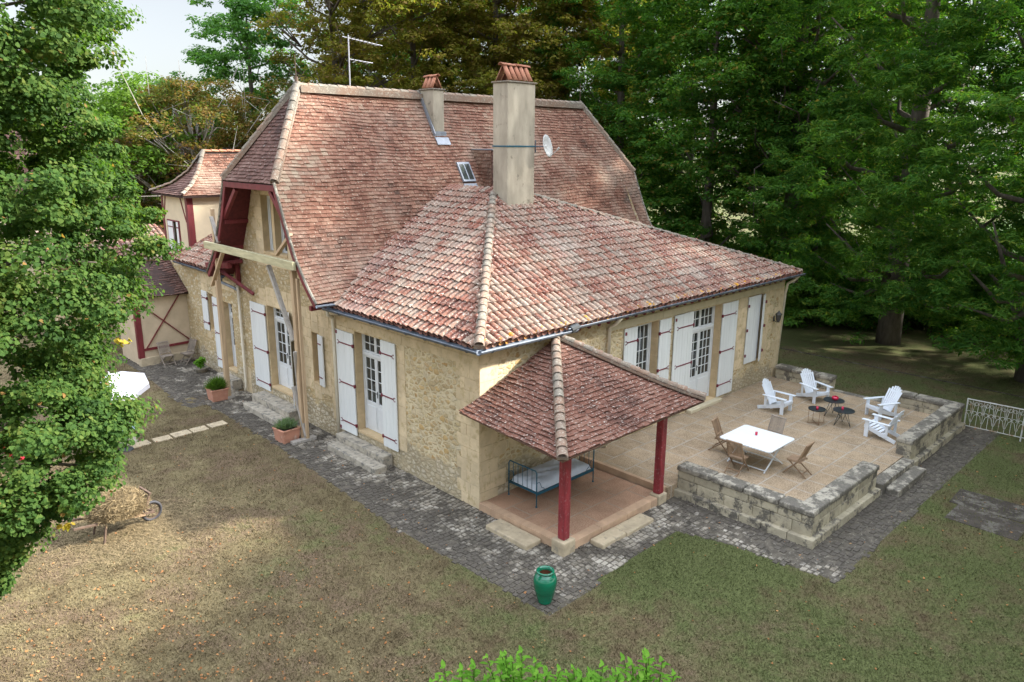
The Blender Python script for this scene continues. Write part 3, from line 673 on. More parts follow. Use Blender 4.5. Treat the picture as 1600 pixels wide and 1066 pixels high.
roof = deck('main_roof', house, M['red_board'], Sf, Nf_, FL, ul, 24, -.11, -.19); roof['label'] = 'tall steep red flat-tiled main roof'
flat_tiles('roof_tiles', roof, M['tile'], Sf, Nf_, FL, ul, .128, .205, 1)
rb = deck('rear_roof_slope', house, M['red_board'], Sb, Nb_, FL, ul, 24, -.11, -.19)
flat_tiles('roof_tiles', rb, M['tile'], Sb, Nb_, FL, lambda v: ul(v), .16, .26, 2)
# half hips
def hip(xe, xr, sgn, seed):
    hp = [(xe-sgn*.02, 7.86), (xe+sgn*.5, 8.55), (xr, 10.82)]
    at, nr, L, vz = profile([(sgn*p[0], p[1]) for p in hp])
    S = lambda u, v: Vector((sgn*at(v)[0], u, at(v)[1]))
    N = lambda v: Vector((sgn*nr(v)[0], 0, nr(v)[1]))
    lim = lambda v: (YC-1.78*(1-(at(v)[1]-7.86)/2.96), YC+1.78*(1-(at(v)[1]-7.86)/2.96))
    o = deck('half_hip', house, M['under'], S, N, L, lim, 12)
    flat_tiles('roof_tiles', o, M['tile_dark'], S, N, L-.05, lim, .128, .2, seed)  # darker tiles put the shade of the unlit hip face into the colour
    return o
hl = hip(XL, RX0, 1, 5); hr = hip(XR, RX1, -1, 6)
for sg, xe, xr in ((1, XL, RX0), (-1, XR, RX1)):
    for ys in (-1, 1):
        caps('hip_tiles', house, (xe, YC+ys*1.76, 7.95), (xr, YC, 10.88), r=.13, seed=ys+5)
caps('ridge_tiles', house, (RX0, YC, 10.83), (RX1, YC, 10.83), r=.13, L=.4, seed=9)
mb = MB(); mb.b(RX0, RX1, YC-.24, YC+.24, 10.62, 10.8); mb.build('ridge_mortar', M['ridge'], house)
# verges: thin mortar / lead line
for X_, nm in ((XL, 'verge'), (XR, 'verge')):
    for S, N in ((Sf, Nf_), (Sb, Nb_)):
        mb = MB(); mb.tube([S(X_, v)+N(v)*.012 for v in np.linspace(0, v_hip, 14)], .045, 6); mb.build(nm, M['coping'], house)
# barge boards (painted oxblood) on the left gable
mb = MB()
for S, N in ((Sf, Nf_), (Sb, Nb_)):
    P = [S(XL+.02, v)-N(v)*.13 for v in np.linspace(0, v_hip, 10)]
    for a, b_ in zip(P, P[1:]): mb.beam(a, b_, .05, .14, N(1))
mb.beam((XL+.03, 8.05, 7.74), (XL+.03, 11.55, 7.74), .1, .18)
for y in (6.3, 6.9, 7.4, 13.2, 12.6, 12.1): 
    S = Sf if y < YC else Sb; N = Nf_ if y < YC else Nb_
    vv = [v for v in np.linspace(0, v_hip, 60) if abs(S(0, v).y-y) < .06]
    if vv: p = S(0, vv[0])-N(vv[0])*.18; mb.beam((XL+.1, p.y, p.z), (.1, p.y, p.z), .12, .14)
# struts of the overhang
mb.beam((XL+.12, 10.9, 7.6), (XL+.12, 12.05, 6.55), .12, .14); mb.beam((XL+.12, 8.55, 7.65), (XL+.14, 7.75, 6.75), .12, .14)
mb.beam((XL+.25, 12.2, 4.95), (XL+.25, 14.1, 4.75), .16, .2); mb.beam((-.02, 12.6, 5.0), (-.95, 12.95, 4.95), .1, .13); mb.beam((-.03, 11.9, 3.9), (-.75, 13.0, 4.75), .1, .14, (0,1,0)); mb.beam((-.1, 12.9, 4.1), (-.1, 12.9, 5.6), .14, .14)
mb.beam((-.02, 6.5, 4.35), (-.85, 6.5, 4.35), .12, .14); mb.beam((-.02, 6.75, 4.5), (-.5, 6.75, 4.5), .1, .1)
mb.build('painted_timbers', M['red_paint'], house, bevel=.008)
# ---- left facade (plane x = 0): wing wall, gable wall, lower wing wall
def gtop(u):
    y = u if u <= YC else 2*YC-u
    if y < 6.05: return 4.4
    best = 4.4
    for (a, b_) in zip(mp, mp[1:]):
        if a[0] <= y <= b_[0]: best = a[1]+(b_[1]-a[1])*(y-a[0])/(b_[0]-a[0])
    return min(best-.1, 8.9)
annex_open = (4.15, 5.52, .62, 3.72)
o_small = (7.6, 8.04, 1.58, 3.25); o_mid = (9.5, 11.03, .72, 3.65); o_up = (9.25, 10.88, 5.52, 7.4)
wall('wing_wall', house, M['rubble'], PX, 0, 6.9, -.1, lambda u: 4.5 if u < 6.05 else gtop(u), [annex_open], breaks=(6.05,6.55))
wall('gable_wall', house, M['rubble_gable'], PX, 6.9, 13.6, -.1, gtop, [o_small, o_mid, o_up], breaks=tuple([p[0] for p in mp]+[2*YC-p[0] for p in mp]+[8.7,10.9]))
o_lw = (15.52, 15.95, 1.9, 3.38); o_ld = (13.85, 14.72, .6, 3.25)
wall('lower_wing_wall', house, M['rubble_gable'], PX, 13.6, 18.2, -.1, lambda u: 4.42, [o_lw, o_ld])
qa = MB()
ashlar(qa, PX, 0, .72, 0, 3.78, seed=1, ragged=.16); ashlar(qa, PX, 3.05, 4.14, .62, 3.74, .42, .62, seed=2); ashlar(qa, PX, 5.53, 6.95, .62, 3.74, .42, .6, seed=3)
ashlar(qa, PX, .0, 6.9, 3.76, 4.02, .3, 1.5, seed=4, proud=.012); ashlar(qa, PX, 0, 6.05, 4.03, 4.28, .3, 1.8, seed=5, proud=.02)
ashlar(qa, PX, 6.96, 7.59, 1.3, 4.3, .36, .5, seed=6); ashlar(qa, PX, 8.05, 9.0, 1.3, 4.0, .34, .45, seed=7, ragged=.2); ashlar(qa, PX, 7.6, 8.04, 3.26, 4.3, .34, .7, seed=8); ashlar(qa, PX, 7.6, 8.04, 1.05, 1.57, .3, .7, seed=18)
ashlar(qa, PX, 9.0, 9.49, .1, 4.3, .36, .6, seed=9); ashlar(qa, PX, 11.04, 11.55, .1, 4.2, .36, .6, seed=10, ragged=.22); ashlar(qa, PX, 9.5, 11.03, 3.66, 4.3, .32, .9, seed=11)
ashlar(qa, PX, 10.89, 11.4, 5.0, 7.5, .38, .6, seed=12, ragged=.2); ashlar(qa, PX, 8.85, 9.24, 5.0, 7.45, .38, .6, seed=13); ashlar(qa, PX, 9.25, 10.88, 7.41, 7.72, .4, 1.7, seed=14); ashlar(qa, PX, 9.25, 10.88, 5.05, 5.5, .45, .9, seed=15)
ashlar(qa, PX, 15.2, 15.51, 1.5, 3.7, .36, .5, seed=16); ashlar(qa, PX, 15.96, 16.4, 1.5, 3.7, .36, .5, seed=17, ragged=.15); ashlar(qa, PX, 13.5, 16.6, 3.72, 4.1, .4, .9, seed=19); ashlar(qa, PX, 12.7, 13.3, .0, 1.0, .36, .6, seed=21)
qa.build('ashlar_dressings', M['ashlar'], house, bevel=.004)
for o_ in (annex_open, o_mid, o_up, o_small, o_lw, o_ld): jl = MB(); jamb_lining(jl, PX, *o_); jl.build('jamb_lining', M['jamb'], house, bevel=.003)
jl = MB(); fbox(jl, PX, 10.02, 10.2, 5.52, 7.4, -.25, .01); jl.build('mullion', M['jamb'], house, bevel=.003)
french_door(house, PX, 4.17, 5.5, .64, 3.70, .3, 2, 4, 2, .62, .85, 'white glazed double door between white shutters on the left facade')
shutter(house, PX, 5.55, 6.48, .42, 3.62, 'lo', (.75, 2.0, 3.25), lock=(3.55,.5)); shutter(house, PX, 3.42, 4.12, .55, 3.72, 'hi', (.85, 2.1, 3.35))
french_door(house, PX, 9.52, 11.01, .74, 3.63, .3, 2, 4, 2, .42, .8, 'white glazed double door at the head of the steps in the gable wall')
shutter(house, PX, 11.1, 12.22, .5, 3.62, 'lo', (.75, 1.95, 3.3))
mb = MB(); dm = Vector((-.457, -.89, 0)); Mr = Matrix((Vector((-.89,.457,0)), dm, Vector((0,0,1)))).transposed()
for k in range(2): mb.box(Vector((-.03, 9.46, 2.1))+dm*(.2+.4*k), (.035, .398, 3.1), Mr)
o = mb.build('shutter', M['shutter'], house, bevel=.004); o['label'] = 'white shutter standing half open beside the gable door'
for z in (.8, 1.9, 3.1):
    mb = MB(); mb.beam(Vector((-.06, 9.46, z)), Vector((-.06, 9.46, z))+dm*.65, .012, .035); mb.build('strap_hinge', M['iron_red'], o)
mb = MB(); dm = Vector((-.12, -1, 0)).normalized(); Mr = Matrix((Vector((-dm.y, dm.x, 0))*-1, dm, Vector((0,0,1)))).transposed()
for k in range(2): mb.box(Vector((-.04, 7.62, 2.4))+dm*(.1+.18*k), (.035, .178, 1.66), Mr)
o = mb.build('shutter', M['shutter'], house, bevel=.004); o['label'] = 'narrow white shutter beside a small deep window'
for z in (1.85, 2.95):
    mb = MB(); mb.beam(Vector((-.07, 7.62, z)), Vector((-.07, 7.62, z))+dm*.28, .012, .03); mb.build('strap_hinge', M['iron_red'], o)
mb = MB(); fbox(mb, PX, 7.61, 8.03, 1.6, 3.24, -.3, -.27); mb.build('board_door', M['timber_grey'], house)
french_door(house, PX, 9.27, 10.02, 5.54, 7.39, .28, 1, 3, 1, 0, 0); french_door(house, PX, 10.2, 10.86, 5.54, 7.39, .28, 1, 3, 1, 0, 0)
french_door(house, PX, 15.54, 15.93, 1.92, 3.36, .3, 1, 3, 1, 0, 0); shutter(house, PX, 15.98, 16.5, 1.85, 3.42, 'lo', (2.15, 3.15))
french_door(house, PX, 13.87, 14.7, .62, 3.23, .3, 1, 4, 2, .5, .8); shutter(house, PX, 14.75, 15.5, .5, 3.3, 'lo', (.85, 1.9, 3.0))
# ---- right facade (plane y = 0)
w1 = (6.3, 7.41, .45, 3.83); dr = (9.32, 11.1, .45, 3.83); w3 = (12.9, 14.0, 1.36, 3.82)
wall('terrace_front_wall', house, M['rubble'], PY, 0, 15.62, -.1, lambda u: 4.5, [w1, dr, w3])
qb = MB()
ashlar(qb, PY, 0.001, .62, .0, 4.25, .42, .7, seed=31, ragged=.3); ashlar(qb, PY, 15.2, 15.62, .35, 4.2, .36, .6, seed=32, ragged=-.25)
ashlar(qb, PY, 7.42, 8.1, .35, 3.86, .4, .8, seed=33); ashlar(qb, PY, 5.75, 6.29, .35, 3.86, .4, .6, seed=34, ragged=-.15); ashlar(qb, PY, 8.9, 9.31, .35, 3.86, .4, .6, seed=35)
ashlar(qb, PY, 11.11, 11.7, .35, 3.86, .4, .7, seed=36, ragged=.2); ashlar(qb, PY, 12.25, 12.88, 1.2, 3.86, .4, .7, seed=37, ragged=-.15); ashlar(qb, PY, 14.02, 14.55, 1.2, 3.86, .36, .6, seed=38, ragged=.3)
ashlar(qb, PY, 1.0, 2.6, 1.4, 2.2, .4, .6, seed=39)
qb.build('ashlar_dressings', M['ashlar'], house, bevel=.004)
mb = MB(); ashlar(mb, PY, 4.95, 15.5, 3.86, 4.09, .3, 3.4, seed=40, proud=.03); mb.build('lintel_band', M['lintel'], house, bevel=.006)
for o_ in (w1, dr, w3): jl = MB(); jamb_lining(jl, PY, *o_); jl.build('jamb_lining', M['jamb'], house, bevel=.003)
french_door(house, PY, 6.32, 7.39, .47, 3.81, .3, 1, 6, 4, 0, .75, 'white glazed door half hidden by the porch roof')
french_door(house, PY, 9.34, 11.08, .47, 3.81, .3, 2, 5, 3, .72, .85, 'white glazed double door opening on the terrace')
mb = MB(); mb.b(9.25, 11.2, -.24, -.02, .34, .46); mb.build('door_sill', M['lintel'], house, bevel=.02)
shutter(house, PY, 5.66, 6.28, .5, 3.82, 'hi', (.95, 2.2, 3.4), lock=(3.68,)); shutter(house, PY, 7.43, 8.04, .5, 3.82, 'lo', (.95, 2.2, 3.4))
shutter(house, PY, 8.24, 9.31, .5, 3.84, 'hi', (.9, 2.12, 3.4), lock=(3.7,)); shutter(house, PY, 11.12, 12.12, .48, 3.82, 'lo', (.9, 2.12, 3.4))
shutter(house, PY, 12.86, 13.74, 1.33, 3.82, 'lo', (), lab='closed white shutter leaf')
mb = MB(); dm = Vector((-.93, -.36, 0)).normalized(); Mr = Matrix((Vector((-dm.y, dm.x, 0))*-1, dm, Vector((0,0,1)))).transposed()
for k in range(2): mb.box(Vector((14.05, -.06, 2.575))+dm*(.12+.22*k), (.035, .218, 2.48), Mr)
o = mb.build('shutter', M['shutter'], house, bevel=.004); o['label'] = 'shutter leaf left ajar'
for z in (1.65, 2.6, 3.5):
    mb = MB(); mb.b(12.83, 12.9, -.1, -.066, z-.05, z+.05); mb.build('hinge', M['iron_red'], o); mb = MB(); mb.b(14.05, 14.15, -.1, -.0, z-.05, z+.05); mb.build('hinge', M['iron_red'], o)
# remaining plain walls
mb = MB(); mb.add([(15.62,0,-.1),(15.62,13.6,-.1),(15.62,13.6,4.5),(15.62,0,4.5)], [(0,1,2,3)])
mb.add([(15.62,6.2,4.5),(15.62,13.4,4.5),(15.62,11.5,7.9),(15.62,8.1,7.9)], [(0,1,2,3)])
mb.add([(0,13.6,-.1),(15.62,13.6,-.1),(15.62,13.6,4.5),(0,13.6,4.5)], [(0,1,2,3)]); mb.build('rear_walls', M['rubble_gable'], house)
# ---- wing roof (canal tiles)
KX, KY = -.33, -.38; EZ = 4.40; SL = .53
APX, APY = 5.35, 5.3; APZ = EZ+SL*(APY-KY); AX2 = 6.65
dv = Vector((0, 1, SL)).normalized(); du = Vector((1,0,0)); cs = 1/math.hypot(1, SL)
ER = 16.05
def in_front(u, v):
    x = KX+u; y = v*cs
    return x-KX > y-.02 and y < APY-KY and (x < AX2 or (x-AX2)/(ER-AX2) < 1-y/(APY-KY)+.01)
wing = canal('wing_roof', house, Vector((KX, KY, EZ)), du, dv, in_front, .06, ER-KX-.05, (APY-KY)/cs, 11)
wing['label'] = 'low roof of weathered canal tiles over the front wing'
def in_left(u, v):
    y = KY+u; x = v*cs; z = EZ+SL*x
    lim = fat(fvz(z))[0] if z > 4.6 else 6.05
    return y-KY > x-.02 and x < APX-KX+.3 and y < lim+.12
wl = canal('wing_roof_side', house, Vector((KX, KY, EZ)), Vector((0,1,0)), Vector((1,0,SL)).normalized(), in_left, .06, 9.0, (APX-KX+.3)/cs, 12)
mb = MB(); dz = -.03
mb.add([(KX,KY,EZ+dz),(ER,KY,EZ+dz),(AX2,APY,APZ+dz),(APX,APY,APZ+dz)], [(0,1,2,3)]); mb.add([(KX,KY,EZ+dz),(APX,APY,APZ+dz),(APX+.3,8.2,APZ+.15+dz),(KX,6.1,EZ+dz)], [(0,1,2,3)])
mb.add([(AX2,APY,APZ+dz),(ER,KY,EZ+dz),(ER,7,EZ+dz),(AX2,8.2,APZ+dz)], [(0,1,2,3)]); mb.add([(APX,APY,APZ+dz),(AX2,APY,APZ+dz),(AX2,8.2,APZ+dz),(APX,8.2,APZ+dz)], [(0,1,2,3)])
mb.add([(KX,KY,EZ-.1),(ER,KY,EZ-.1),(ER,7,EZ-.1),(KX,7,EZ-.1)], [(0,3,2,1)])
mb.build('roof_deck', M['under'], wing)
# right-hand (hidden) slope tiles
dvr = Vector((-1, 0, (APZ-EZ)/(ER-AX2))).normalized(); csr = -dvr.x
def in_right(u, v):
    y = KY+u; x = v*csr
    return (y-KY)/(APY-KY) > x/(ER-AX2)-.01 and y < 7.6
canal('wing_roof_side', house, Vector((ER, KY, EZ)), Vector((0,1,0)), dvr, in_right, .06, 8, (ER-AX2)/csr, 13)
caps('hip_tiles', house, (KX-.03, KY-.03, EZ+.08), (APX, APY, APZ+.1), r=.13, seed=21, expo=.33)
caps('hip_tiles', house, (ER, KY, EZ+.06), (AX2, APY, APZ+.08), r=.12, seed=22, expo=.33)
# rafter ends, eaves boards, gutters
mb = MB()
for k in range(38): mb.beam((-.0+.42*k, .05, EZ-.02), (-.0+.42*k, -.30, EZ-.16), .08, .09)
for k in range(16): mb.beam((.05, .05+.42*k, EZ-.02), (-.24, .05+.42*k, EZ-.14), .08, .09)
mb.build('rafter_ends', M['red_paint'], house)
def gutter(p0, p1, r=.085):
    p0, p1 = Vector(p0), Vector(p1); d = (p1-p0).normalized(); s = d.cross(Vector((0,0,1))).normalized(); mb = MB(); n = 9; base = 0
    for rr in (r, r-.008):
        for p in (p0, p1):
            for k in range(n): a = math.pi*k/(n-1); mb.v.append(tuple(p+s*math.cos(a)*rr-Vector((0,0,1))*math.sin(a)*rr))
    for k in range(n-1): mb.f.append((k, k+1, k+1+n, k+n)); mb.f.append((2*n+k, 3*n+k, 3*n+k+1, 2*n+k+1))
    mb.f += [(0, n, 3*n, 2*n), (n-1, 3*n-1, 4*n-1, 2*n-1)]
    for p in (p0, p1): mb.tube([p+s*r*math.cos(a)-Vector((0,0,1))*r*math.sin(a) for a in np.linspace(0, math.pi, 9)], .012, 5)
    mb.tube([p0+s*r, p1+s*r], .014, 6); mb.tube([p0-s*r, p1-s*r], .014, 6)
    L = (p1-p0).length
    for k in range(int(L/.8)): c = p0+d*(.4+.8*k); mb.tube([c+s*(r+.01)*math.cos(a)-Vector((0,0,1))*(r+.01)*math.sin(a) for a in np.linspace(0, math.pi, 9)], .009, 4)
    return mb.build('gutter', M['zinc'], house)
gutter((KX-.13, KY-.13, EZ-.03), (KX-.13, 6.35, EZ-.05)); gutter((KX-.13, KY-.13, EZ-.03), (2.95, KY-.13, EZ-.04)); gutter((2.6, KY-.1, EZ+.03), (ER, KY-.1, EZ-.0))
gutter((-.95, 5.93, 4.52), (.3, 5.9, 4.5), .06); gutter((-.3, 13.75, 4.36), (-.3, 18.25, 4.42))
mb = MB(); mb.tube([(2.7,KY-.15,EZ-.02),(3.0,KY-.13,EZ+.02)], .1, 10); mb.build('gutter_end', M['black_metal'], house)
def pipe(pts, m='pipe', r=.05): 
    mb = MB(); mb.tube(pts, r, 10); 
    return mb.build('downpipe', M[m], house, smooth=True)
pipe([(KX-.13, 6.2, 4.3), (KX-.13, 6.2, 4.15), (-.3, 6.28, 4.05), (-.09, 6.55, 4.0), (-.09, 6.55, 3.85), (-.09, 6.55, .05)])
pipe([(4.9, KY-.1, EZ-.05), (4.9, -.3, 4.15), (4.9, -.09, 4.0), (4.9, -.09, .38)])
pipe([(15.75, KY-.1, EZ-.05), (15.75, -.3, 4.15), (15.66, -.09, 4.0), (15.66, -.05, 3.7), (15.72, -.0, 3.6), (15.72, .1, .38)])
pipe([(-.09, 13.0, 4.1), (-.09, 13.0, .25), (-.15, 13.0, .1)]); pipe([(-.3,13.9,4.28),(-.3,13.9,4.1),(-.12,13.3,3.95),(-.09,13.05,3.9)], 'lead', .055)
# lower wing roof
def in_low(u, v): return True
canal('lower_wing_roof', house, Vector((-.3, 13.72, 4.45)), Vector((0,1,0)), Vector((1,0,.5)).normalized(), in_low, .05, 4.75, 4.3, 14)
mb = MB(); mb.add([(-.3,13.4,4.42),(-.3,18.45,4.42),(3.6,18.45,6.37),(3.6,13.4,6.37)], [(0,1,2,3)]); mb.add([(-.3,13.4,4.36),(-.3,18.45,4.36),(3.6,18.45,4.36),(3.6,13.4,4.36)], [(0,3,2,1)]); mb.b(0.01,4,18.1,18.2,-.1,4.36); mb.b(3.4,3.6,13.6,18.2,0,6.3); mb.build('roof_deck', M['under'], house)
# ---- chimneys
def chimney(x0, x1, y0, y1, z0, z1, n, axis, lab, nx=1.0):
    mb = MB(); mb.box(((x0+x1)/2,(y0+y1)/2,(z0+z1)/2), (x1-x0,y1-y0,z1-z0), taper=1.0)
    o = mb.build('chimney', M['render_grey'], house, bevel=.03); o['label'] = lab
    mb = MB(); mb.b(x0-.04, x1+.04, y0-.04, y1+.04, z1, z1+.045); mb.build('slab', M['ridge'], o, bevel=.01)
    T = []; zc = z1+.045; cx, cy = (x0+x1)/2, (y0+y1)/2; H = .46 if n > 3 else .40
    L = (x1-x0 if axis == 'x' else y1-y0)-.12
    for k in range(n):
        t = -L/2+L*(k+.5)/n
        for s in (-1, 1):
            hw = ((y1-y0) if axis == 'x' else (x1-x0))/2-.06
            p = Vector((cx+t, cy+s*hw, zc)) if axis == 'x' else Vector((cx+s*hw, cy+t, zc))
            q = Vector((cx+t, cy, zc+H)) if axis == 'x' else Vector((cx, cy+t, zc+H))
            d = (q-p); LL = d.length; d.normalize(); up = Vector((0, s, .5)) if axis == 'x' else Vector((s, 0, .5)); up = (up-d*up.dot(d)).normalized()
            T.append(half_tile(p, d, up, LL, .085, .07))
    for k in range(2):
        d = Vector((1,0,0)) if axis == 'x' else Vector((0,1,0)); p = Vector((cx, cy, zc+H))+d*(-L/2-.06+k*(L+.12)/2); T.append(half_tile(p, d, Vector((0,0,1)), (L+.12)/2*1.05, .085, .08, lift=.015))
    c = np_mesh('cap_tiles', np.array(T), 14, M['terracotta_cap'], o, smooth=True, faces=ht_faces())
    sm = c.modifiers.new('thick', 'SOLIDIFY'); sm.thickness = .015
    return o
big = chimney(5.33, 6.57, 4.62, 5.3, 6.5, 10.93, 5, 'x', 'tall square grey-beige chimney at the top of the wing roof')
mb = MB(); mb.b(5.26, 6.64, 4.52, 5.36, 6.6, 7.13); mb.build('mortar_skirt', M['ridge'], big, bevel=.04)
mb = MB(); mb.b(5.315, 6.585, 4.605, 5.315, 8.98, 9.02); mb.build('strap', M['bed_blue'], big)
small = chimney(5.83, 6.33, 8.97, 9.72, 8.6, 10.93, 3, 'y', 'short grey-beige chimney near the ridge')
mb = MB(); mb.b(5.80, 6.36, 8.90, 8.965, 9.15, 9.5); mb.beam((5.79, 8.9, 9.35), (5.79, 9.75, 10.78), .03, .22, (0,-1,.6)); mb.box((6.1, 8.78, 9.16), (.6, .3, .03), Matrix.Rotation(R(57), 3, 'X')); mb.build('flashing', M['lead'], small)
# skylight on the main slope
def on_roof(x, z): v = fvz(z); return Sf(x, v), Nf_(v)
p, n = on_roof(6.62, 8.12); tdir = Vector((0, 1.75, 2.92)).normalized(); Mx = Matrix((Vector((1,0,0)), tdir, n)).transposed()
mb = MB(); mb.box(p+n*.04, (.58, .78, .1), Mx); o = mb.build('skylight', M['lead'], house)
mb = MB(); mb.box(p+n*.085+Vector((-.13,0,0)), (.2, .62, .03), Mx); mb.box(p+n*.085+Vector((.13,0,0)), (.2, .62, .03), Mx); mb.build('pane', M['glass'], o)
mb = MB(); mb.box(p+n*.05-tdir*.56, (.62, .2, .015), Mx); mb.build('flashing', M['lead'], o)
# tile-hung dormer beside the tall chimney
mb = MB(); mb.b(7.35, 8.7, 7.55, 9.3, 7.0, 8.86); o = mb.build('dormer', M['under'], house)
S = lambda u, v: Vector((7.33+u, 7.53, 7.0+v)); flat_tiles('tiles', o, M['tile_dark'], S, lambda v: Vector((0,-1,0)), 1.86, lambda v: (0, 1.4), .13, .2, 31)
S = lambda u, v: Vector((7.33, 9.0-u, 7.2+v)); flat_tiles('tiles', o, M['tile'], S, lambda v: Vector((-1,0,0)), 1.66, lambda v: (0, 1.47), .13, .2, 32)
mb = MB(); mb.b(7.3, 8.75, 7.48, 9.3, 8.86, 8.9); mb.build('cover', M['lead'], o)
# ---- porch roof on red posts
PZe = 2.68; ap = Vector((2.35, -.33, 4.22)); A = Vector((-.62, .04, PZe+.03)); B = Vector((-.84, -3.52, PZe-.05)); Cc = Vector((4.58, -3.5, PZe)); Dd = Vector((4.6, -.02, PZe+.02))
porch = None
def tri_face(name, a, b_, apex, m, seed):
    """tiled triangle: eave a->b_, apex; slight bellcast"""
    du_ = (b_-a); W = du_.length; du_.normalize(); f = a+du_*(apex-a).dot(du_); dvv = (apex-f); H = dvv.length; dvv.normalize(); ua = (apex-a).dot(du_)
    n = du_.cross(dvv).normalized(); n = n if n.z > 0 else -n
    def bc(v): t = max(0, 1-v/(H*.45)); return .10*t*t
    S = lambda u, v: a+du_*u+dvv*v+Vector((0,0,bc(v)-.03))+n*.015*math.sin(u*2.1+v*1.3)
    N = lambda v: n
    lim = lambda v: (ua*min(v/H, 1), W-(W-ua)*min(v/H, 1))
    o = deck(name, house, M['deck_wood'], S, N, H-.01, lim, 12, -.015, -.05)
    flat_tiles('roof_tiles', o, m, S, N, H-.08, lim, .135, .2, seed, jit=1.6)
    return o
po = tri_face('porch_roof', B, A, ap, M['tile_porch'], 41); po['label'] = 'mossy flat-tiled hipped roof over the corner porch'
tri_face('porch_roof', B, Cc, ap, M['tile_porch'], 42); tri_face('porch_roof', Cc, Dd, ap, M['tile_porch'], 43)
def bent(a): 
    P = []
    for t in np.linspace(0, 1, 9): q = a.lerp(ap, t); P.append(q+Vector((0,0,.07+.10*max(0, 1-t/.45)**2)))
    return P
poly_cap('hip_tiles', house, bent(B+Vector((-.05,-.05,0))), r=.12); poly_cap('hip_tiles', house, bent(Cc), r=.11)
for e in (B, Cc):
    pts = bent(e); mb = MB()
    for a, b_ in zip(pts, pts[1:]): mb.beam(a-Vector((0,0,.04)), b_-Vector((0,0,.04)), .24, .06)
    mb.build('mortar', M['ridge'], house)
for x, y, z0 in ((.03, -2.84, .34), (3.68, -2.86, .27)):
    mb = MB(); mb.box((x, y, (z0+2.62)/2), (.2, .2, 2.62-z0)); o = mb.build('porch_post', M['post_red'], house, bevel=.02)
    mb = MB(); mb.b(x-.2, x+.2, y-.2, y+.2, -.05, z0) if x < 1 else mb.b(x-.17, x+.19, y-.16, y+.16, -.05, z0); mb.build('post_base', M['step_pale'], o, bevel=.03)
mb = MB(); mb.beam((0, -2.84, 2.62), (0, -.02, 2.62), .16, .18); mb.beam((-.05, -2.86, 2.62), (3.75, -2.86, 2.62), .16, .18); mb.beam((3.7, -2.86, 2.62), (3.7, -.02, 2.62), .16, .18); mb.beam((0, -2.84, 2.6), (2.2, -.4, 3.9), .12, .14); mb.beam((3.7, -2.86, 2.6), (2.4, -.4, 3.9), .12, .14); mb.build('porch_beams', M['red_paint'], house)
# wall lantern, floodlight
def lamp_thing():
    t = thing('wall_lantern', 'small dark metal lantern fixed near the right end of the facade', 'lantern', (14.93, -.02, 2.62)); t.scale = (.72,.72,.8)
    mb = MB(); mb.lathe([(.06,.0),(.11,.1),(.15,.36)], (0,-.26,0), 6, True); mb.build('body', M['lantern'], t)
    mb = MB(); mb.lathe([(.19,.36),(.13,.43),(.05,.5),(.02,.56)], (0,-.26,0), 6); mb.build('cap', M['lantern'], t)
    mb = MB(); mb.tube([(0,0,.1),(0,-.12,.0),(0,-.26,0)], .015, 6); mb.b(-.04,.04,-.03,0,0,.25); mb.build('bracket', M['black_metal'], t)
    t = thing('floodlight', 'grey floodlight under the eave at the far right corner', 'floodlight', (16.0, -.2, 4.1))
    mb = MB(); mb.box((0,0,0), (.26,.12,.18), Matrix.Rotation(R(25), 3, 'X')); mb.build('housing', M['dish'], t, bevel=.02); mb = MB(); mb.box((0,-.07,-.04), (.2,.01,.13), Matrix.Rotation(R(25), 3, 'X')); mb.build('lens', M['glass'], t); mb = MB(); mb.tube([(0,.0,.05),(-.15,.1,.2),(-.38,.15,.2)], .015, 6); mb.build('arm', M['zinc'], t)
lamp_thing()
# satellite dish and antenna, each a thing
t = thing('satellite_dish', 'round grey satellite dish strapped to the tall chimney', 'satellite dish', (6.9, 4.45, 9.0))
nrm = Vector((.35, -.93, .22)).normalized(); q = nrm.to_track_quat('Z', 'Y').to_matrix(); mb = MB(); pr = [(.0,0),(.12,.008),(.25,.035),(.37,.08)]
mb.lathe(pr, n=32, cap=False); mb.v = [tuple(q @ Vector(v)) for v in mb.v]; d_ = mb.build('reflector', M['dish'], t, smooth=True); sm = d_.modifiers.new('thick', 'SOLIDIFY'); sm.thickness = .012
mb = MB(); mb.tube([q @ Vector((0,-.36,.08)), q @ Vector((0,-.18,.42))], .012, 6); mb.tube([q @ Vector((0,-.2,.38)), q @ Vector((0,-.14,.46))], .03, 8); mb.build('feed_arm', M['dish'], t)
mb = MB(); mb.tube([(-.0,.03,0),(-.12,.2,0),(-.33,.3,0)], .022, 8); mb.tube([(-.22,.25,-.2),(-.22,.25,.2)], .02, 8); mb.build('bracket', M['zinc'], t)
t = thing('television_antenna', 'thin metal television antenna rising behind the ridge', 'antenna', (3.05, 9.95, 10.6))
mb = MB(); mb.tube([(0,0,0),(.02,0,1.95)], .022, 6); mb.build('mast', M['antenna'], t)
mb = MB(); mb.tube([(-.15,.1,1.9),(1.3,-.1,1.72)], .012, 5)
for k in range(9): x = .0+k*.15; mb.tube([(x,-.2+.01*k,1.88-.018*k),(x,.22,1.88-.018*k)], .006, 4)
mb.tube([(0,0,1.2),(.85,-.15,1.12)], .012, 5)
for k in range(5): x = .15+k*.16; mb.tube([(x,-.16,1.18-.014*k),(x,.12,1.18-.014*k)], .006, 4)
mb.build('boom', M['antenna'], t)
mb = MB(); mb.tube([(RX0-.02,YC,10.9),(RX0-.02,YC,11.75)], .012, 5); mb.tube([(RX0-.02,YC,10.85),(RX0-.02,YC,11.1)], .06, 8); mb.build('finial', M['rust'], house); mb = MB(); mb.tube([(RX1,YC,10.9),(RX1,YC,11.7)], .012, 5); mb.build('finial', M['rust'], house)
